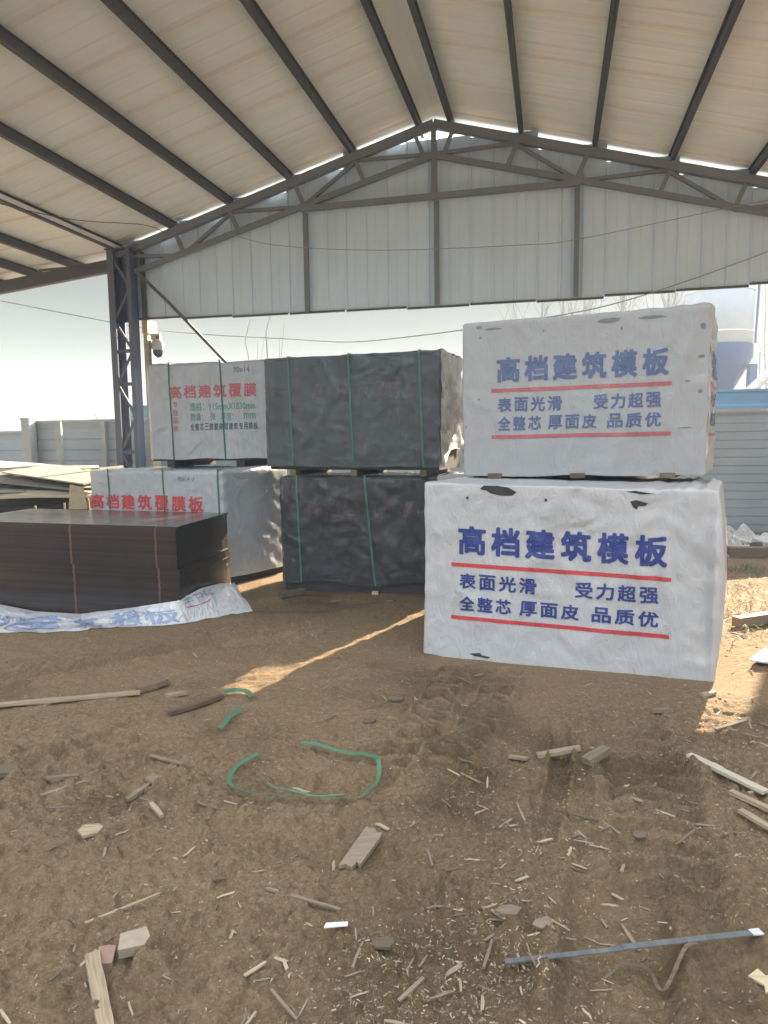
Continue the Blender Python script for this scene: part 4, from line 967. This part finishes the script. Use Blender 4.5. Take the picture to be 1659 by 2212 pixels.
ribbon('strapping_band', 'green plastic strapping lying in an open loop on the dirt', [(-.423, 3.323), (-.34, 3.285), (-.259, 3.242), (-.17, 3.185), (-.101, 3.126), (-.05, 3.06), (-.036, 2.99), (-.045, 2.908), (-.075, 2.82), (-.12, 2.748), (-.19, 2.737), (-.261, 2.734), (-.36, 2.752), (-.456, 2.783), (-.54, 2.827), (-.63, 2.883), (-.68, 2.925), (-.697, 2.975), (-.690, 3.066), (-.66, 3.13), (-.61, 3.19)], .019, M_GREEN2, 'strap', .42, n=6)
ribbon('strapping_band', 'thin split green strap inside the green loop on the dirt', [(-.524, 2.962), (-.47, 2.89), (-.40, 2.82), (-.30, 2.772), (-.18, 2.752)], .008, M_GREEN2, 'strap', .6)
ribbon('strapping_band', 'short straight piece of green strap on the dirt beyond the loop', [(-.871, 3.542), (-.839, 3.675), (-.80, 3.78)], .03, M_GREEN2, 'strap', .3)
ribbon('strapping_band', 'bent dark green strap end beside the sunlit strip', [(-.95, 4.0), (-.92, 4.04), (-.879, 4.057), (-.82, 4.03), (-.785, 3.96)], .028, M_GREEN2, 'strap', .5)
ribbon('strapping_band', 'dark strap trailing from the crumpled plastic sheet towards the middle stack', [(-1.17, 6.14), (-.9, 6.0), (-.6, 5.98), (-.3, 6.05), (-.05, 6.2)], .022, M_CABLED, 'strap', .2)
MET = worn('grey_band', (.075, .080, .088), (.125, .122, .12), .38, 14, (4, 1, 1), bstr=.05)
mb = thing('flat_steel_band', 'flat grey band lying across the dirt at lower right with a white end', 'metal band', (.7, 1.86, g0(.7, 1.86)))
BZ = [max(g0(.314+.77*f, 1.795+.125*f) for f in np.linspace(a, a+.4, 9))-g0(.7, 1.86)+.006 for a in (0, .6)]
def band_part(name, p, q, w, mt, z=.012):
    zz = lambda x: BZ[0]+(BZ[1]-BZ[0])*(x-.47)/.46+z-.014
    p, q = Vector((p[0]-.7, p[1]-1.86, zz(p[0]))), Vector((q[0]-.7, q[1]-1.86, zz(q[0]))); return MB().bar(p, q, w, .004).build(name, mt, mb)
band_part('band', (.314, 1.795), (.66, 1.851), .017, MET, .014); band_part('band', (.655, 1.850), (1.053, 1.915), .021, MET, .018); band_part('white_end', (1.05, 1.9145), (1.083, 1.920), .024, worn('white_tag', (.6, .6, .62), (.3, .3, .32), .5, 60, bstr=0), .019)
ribbon('strapping_band', 'narrow brown strap kinked under the grey metal band', [(.665, 1.893), (.69, 1.882), (.727, 1.868), (.736, 1.828), (.732, 1.791), (.748, 1.774), (.79, 1.808), (.83, 1.85), (.88, 1.88)], .010, M_BARK, 'strap', .5)
stick('plank', 'long thin pale plank on the dirt at the left edge', (-2.25, 3.86), (-1.45, 4.03), .055, .018, M_PALEWOOD, 'plank', lift=.012, taper=.95)
stick('split_stick', 'dark reddish split stick near the sunlit strip', (-1.195, 3.738), (-.955, 3.985), .05, .028, M_BARK, taper=.5)
stick('bark_piece', 'curled brown bark piece at the end of the long plank', (-1.50, 4.13), (-1.37, 4.27), .10, .04, M_BARK, 'bark')
stick('bark_piece', 'small pale bark flake beside the curled brown bark', (-1.30, 4.02), (-1.20, 4.10), .06, .02, M_PALEWOOD, 'bark')
flatpoly('broken_board', 'broken grey board piece on the dirt below the green loop', [(-.082, 2.545), (-.066, 2.528), (-.055, 2.535), (-.040, 2.500), (-.022, 2.505), (-.030, 2.47), (-.100, 2.318), (-.112, 2.335), (-.128, 2.305), (-.150, 2.325), (-.176, 2.318)], .014, wood('greyed_board', (.22, .17, .125), (.14, .108, .08)), 'board', tilt=(.05, -.03), lift=.006)
br_ = MB().prism([(-.024, -.034), (.022, -.037), (.026, .03), (.006, .037), (-.022, .033)], 0, .045).build('brick', worn('red_brick', (.23, .13, .10), (.20, .14, .105), .9, 25)); br_.location = (-.828, 1.905, g0(-.828, 1.905)-.012); br_.rotation_euler = (.05, .08, .25); tag(br_, 'broken red brick half sunk in the dirt at lower left', 'brick')
b = MB().prism([(-.042, -.03), (.03, -.034), (.047, -.005), (.036, .036), (-.038, .034)], 0, .03); o = b.build('rubble_piece', worn('dusty_stone', (.27, .215, .155), (.2, .16, .12), .95, 20)); o.location = (-.752, 1.938, g0(-.752, 1.938)+.014); o.rotation_euler = (.1, -.05, .3); tag(o, 'dusty flat stone beside the broken red brick', 'stone')
stick('lath', 'pale wooden lath at the bottom left by the brick', (-.86, 1.90), (-.70, 1.60), .05, .014, M_PALEWOOD, 'lath', lift=.026, taper=.95)
ST = [((-.41, 2.212), (-.152, 2.075), .016, 'long thin twig lying right of centre in the foreground'), ((-.947, 2.055), (-.751, 2.168), .013, 'thin pale stick left of centre in the foreground'),
      ((-.825, 2.80), (-.70, 2.77), .012, 'thin dark stick left of the green loop'), ((-1.13, 3.229), (-.94, 3.105), .022, 'brown stick beyond the left debris'), ((-1.498, 2.875), (-1.327, 2.972), .025, 'pale split stick at far left'), ((-1.085, 2.799), (-1.045, 2.96), .035, 'upright laid pale wood strip left of the loop'), ((-.981, 2.785), (-.9, 2.669), .026, 'short split block left of centre'), ((-1.52, 3.0), (-1.40, 3.06), .03, 'splintered pale wood at far left beyond the split stick'),
      ((.572, 3.177), (.647, 3.118), .03, 'short greyish splinter before the white pack'), ((.70, 3.165), (.90, 3.14), .045, 'broken grey plank flake beside the timber block'), ((1.664, 3.441), (1.848, 3.481), .028, 'pale stick lying in the sunlit patch at right'), ((.258, 1.808), (.300, 1.931), .013, 'pale straight stick standing out at lower centre'), ((.318, 2.06), (.345, 1.97), .013, 'small stick above the lower centre stick'), ((.70, 2.62), (.80, 2.55), .014, 'pale sliver in the tyre print at right'), ((1.45, 3.7), (1.52, 3.62), .05, 'thick chip at the edge of the sunlit patch'), ((1.80, 3.9), (1.90, 3.95), .04, 'dark block chip in the sunlit patch'), ((.52, 2.55), (.53, 2.75), .01, 'thin dark twig beside the damp patch'), ((-.32, 1.75), (-.24, 1.66), .012, 'small pale stick at the bottom edge left of centre'), ((.02, 1.70), (.09, 1.76), .016, 'pale stick at the bottom edge near the shavings')]
for p_, q_, w_, l_ in ST: stick('stick', l_, p_, q_, w_, w_*.5, random.choice([M_PALEWOOD, M_GREYWOOD, M_PALEWOOD]))
stick('timber_block', 'short square timber block on the dirt before the white pack', (.879, 2.995), (.998, 3.08), .06, .035, M_PALEWOOD, 'block', taper=1)
PW = wood('greyed_lath', (.40, .36, .29), (.30, .26, .20))
stick('plank', 'greyed long lath at the right edge of the foreground', (1.36, 3.05), (1.535, 2.73), .05, .016, PW, 'plank', lift=.01, taper=.95)
stick('plank', 'brown narrow lath at the right edge below the greyed lath', (1.395, 2.74), (1.53, 2.50), .035, .018, M_PALEWOOD, 'plank', lift=.008, taper=1)
stick('plank', 'broken pale lath, lowest of those at the right edge', (1.375, 2.62), (1.47, 2.40), .04, .014, M_PALEWOOD, 'plank', lift=.008, taper=.8)
stick('timber_beam', 'squared timber lying in the sun at the right edge', (2.745, 5.40), (3.75, 5.80), .10, .095, M_PALEWOOD, 'timber', lift=.0, taper=1)
flatpoly('panel_offcut', 'pale grey flat panel offcut in the dirt at the right edge', [(2.34, 4.42), (2.56, 4.66), (3.0, 4.55), (2.75, 4.25)], .012, worn('pale_panel', (.50, .50, .50), (.40, .40, .40), .6, 4), 'panel', tilt=(.02, .05), lift=.02)
flatpoly('film_scrap', 'small grey film scrap on the greyed lath at right', [(1.40, 2.99), (1.45, 3.0), (1.47, 2.95), (1.42, 2.92), (1.385, 2.95)], .003, worn('grey_scrap', (.38, .38, .40), None, .4), 'scrap', lift=.02)
flatpoly('broken_board', 'torn yellowish board piece at the lower right corner', [(1.0, 1.83), (1.04, 1.855), (1.05, 1.83), (1.09, 1.84), (1.10, 1.77), (1.02, 1.775), (1.03, 1.80)], .007, M_TIMBER, 'board', tilt=(.08, 0))
flatpoly('plastic_tag', 'small white plastic strip on the dirt at lower centre', [(-.195, 1.955), (-.125, 1.962), (-.125, 1.980), (-.19, 1.976)], .003, worn('white_plastic', (.62, .62, .6), (.5, .5, .48), .4, 30), 'scrap', lift=.020)
fl = [((-1.109, 2.50), .05, 'flat pale bark chip at left'), ((-1.02, 2.98), .06, 'squarish dusty board chip left of the loop'), ((-1.72, 3.03), .09, 'flat dusty board piece at the left edge'), ((.46, 1.96), .035, 'chunky pale block beside the shavings'), ((-.02, 1.85), .035, 'greyish bark lump at bottom centre'), ((.36, 2.0), .04, 'flat offcut among the shavings'), ((-.09, 3.62), .045, 'light bark chip on the bare dirt in mid view'), ((.06, 3.9), .05, 'dusty flake left of the tyre tracks'), ((.93, 2.48), .03, 'small pale square chip right of centre'), ((-.45, 6.35), .05, 'small bark lump before the middle stack'), ((.04, 6.35), .07, 'dark bark lump under the strap of the middle stack'), ((1.02, 1.6), .05, 'pale flake at the bottom right')]
for (x, y), s_, l_ in fl:
    rg = random.Random(int(x*1000)); flatpoly('board_chip', l_, [(x+s_*math.cos(a)*rg.uniform(.7, 1.1), y+s_*.8*math.sin(a)*rg.uniform(.7, 1.1)) for a in (.3, 1.2, 2.3, 3.3, 4.3, 5.4)], s_*.22, random.choice([M_PALEWOOD, M_GREYWOOD]), 'chip', tilt=(rg.uniform(-.1, .1), rg.uniform(-.1, .1)))
stick('timber_block', 'squat brown timber block leaning in front of the middle stack', (-.98, 6.52), (-.80, 6.72), .10, .06, M_GREYWOOD, 'block', taper=1)

# splinters: 290 counted ones plus the rest as litter
def dens(x, y, base=.07):
    def blob(cx, cy, rx, ry): return math.exp(-((x-cx)/rx)**2-((y-cy)/ry)**2)
    return base+1.3*blob(.12, 1.76, .30, .22)+.9*blob(.36, 2.0, .22, .2)+.55*blob(.42, 2.5, .35, .35)+.6*blob(.95, 2.55, .5, .45)+.5*blob(1.7, 3.6, .6, .5)+.45*blob(-1.0, 2.75, .4, .3)+.3*blob(-.75, 2.1, .3, .25)+.35*blob(1.5, 2.7, .4, .6)+.3*blob(.5, 3.2, .6, .5)
def spots(n, seed, ymax=5.5):
    rg = random.Random(seed); out = []
    while len(out) < n:
        y = 1.5+(ymax-1.5)*rg.random()**1.5; x = rg.uniform(-.62*y-.1, .62*y+.15)
        if rg.random() < dens(x, y): out.append((x, y))
    return out
protos = []
for k in range(12):
    rg = random.Random(k); l = rg.uniform(.028, .075); w = rg.uniform(.003, .009); th = w*rg.uniform(.25, .5); b = MB(); V = []
    for x, ww in ((-l/2, w*rg.uniform(.5, 1)), (-l*.15, w), (l*.2, w*rg.uniform(.9, 1.05)), (l/2, w*rg.uniform(.35, .95))):
        o_ = rg.gauss(0, w*.10); bz = rg.uniform(0, .003); V += [(x, o_-ww/2, bz), (x, o_+ww/2, bz), (x, o_+ww*.45, bz+th), (x, o_-ww*.45, bz+th)]
    F = [(0, 1, 2, 3), (15, 14, 13, 12)]+[(4*i_+j, 4*i_+4+j, 4*i_+4+(j+1) % 4, 4*i_+(j+1) % 4) for i_ in range(3) for j in range(4)]
    b.add(V, F); me = b.mesh('wood_splinter'); me.materials.append(wood('splinter_wood', (.36, .285, .195), (.20, .155, .105)) if k % 5 else M_GREYWOOD); protos.append(me)
rg = random.Random(99)
for k, (x, y) in enumerate(spots(290, 11)):
    o = bpy.data.objects.new('wood_splinter', protos[k % 12]); COL.objects.link(o); o.location = (x, y, g0(x, y)+.002); o.rotation_euler = (rg.gauss(0, .25), rg.gauss(0, .14), rg.uniform(0, 6.28)); s_ = rg.uniform(.6, 1.6)*(.72+.14*y); o.scale = (s_,)*3
    tag(o, 'small pale wood splinter lying loose on the trampled dirt', 'splinter', 'wood splinters scattered on the dirt')
def litter(name, n, seed, l0, l1, w0, w1, mt, ymax=6., flat=.4):
    rg = random.Random(seed); pts = spots(n, seed, ymax); Z = gz([p[0] for p in pts], [p[1] for p in pts]); b = MB()
    for (x, y), z in zip(pts, Z):
        l = rg.uniform(l0, l1)*(.7+.15*y); w = rg.uniform(w0, w1)*(.7+.15*y); a = rg.uniform(0, 6.28); c_, s_ = math.cos(a), math.sin(a); th = w*flat; tz = rg.gauss(0, .15)*l
        V = []
        for zz, sc2 in ((-.002, 1), (th, .85)):
            for u_, v_ in ((-.5, -.5*rg.random()), (.5, -.5), (.5*rg.uniform(.6, 1), .5), (-.5, .5*rg.random())):
                V.append((x+c_*u_*l*sc2-s_*v_*w*sc2, y+s_*u_*l*sc2+c_*v_*w*sc2, z+zz+max(0, u_*tz)))
        b.add(V, [(4, 5, 6, 7), (0, 1, 5, 4), (1, 2, 6, 5), (2, 3, 7, 6), (3, 0, 4, 7)])
    return tag(b.build(name, mt), kind='stuff')
M_LIT = worn('shaving_wood', (.40, .33, .22), (.14, .105, .07), .8, 14, bstr=0, lo=.4, hi=.6)
litter('wood_shavings', 5200, 21, .004, .017, .0012, .004, M_LIT)
litter('dark_litter', 700, 22, .006, .02, .003, .007, worn('dark_litter', (.15, .11, .075), (.10, .078, .058), .9, 15, bstr=0))
litter('pebbles', 700, 23, .005, .014, .004, .010, worn('pebble', (.21, .155, .105), (.15, .11, .075), .9, 15, bstr=0), flat=.7)
# sunlit dry straw at right
b = MB(); rg = random.Random(31)
for k in range(1500):
    x, y = rg.gauss(3.3, .9), rg.gauss(6.0, .8)
    if x < 2.2: continue
    l = rg.uniform(.05, .2); a = rg.uniform(0, 6.28); z = g0(x, y); h = rg.random()**3*.12; dx, dy = math.cos(a)*l, math.sin(a)*l; w = .003
    b.add([(x-w, y, z+.002), (x+w, y+w, z+.002), (x+dx*.5+w, y+dy*.5, z+.01+h*.7), (x+dx*.5-w, y+dy*.5+w, z+.01+h*.7), (x+dx, y+dy, z+.008+h*.5)], [(0, 1, 2, 3), (3, 2, 4)])
tag(b.build('dry_straw', worn('straw', (.52, .42, .24), (.40, .33, .20), .8, 8, bstr=0)), kind='stuff')
b = MB()
for k in range(160):
    x, y = rg.gauss(3.95, .12), rg.gauss(7.6, .15); l = rg.uniform(.05, .12); z = g0(x, y); dx, dy = rg.gauss(0, .04), rg.gauss(0, .04)
    b.add([(x-.003, y, z), (x+.003, y, z), (x+dx, y+dy, z+l)], [(0, 1, 2)])
tag(b.build('green_weeds', worn('weed', (.07, .12, .05), (.10, .13, .06), .8, 8, bstr=0)), kind='stuff')
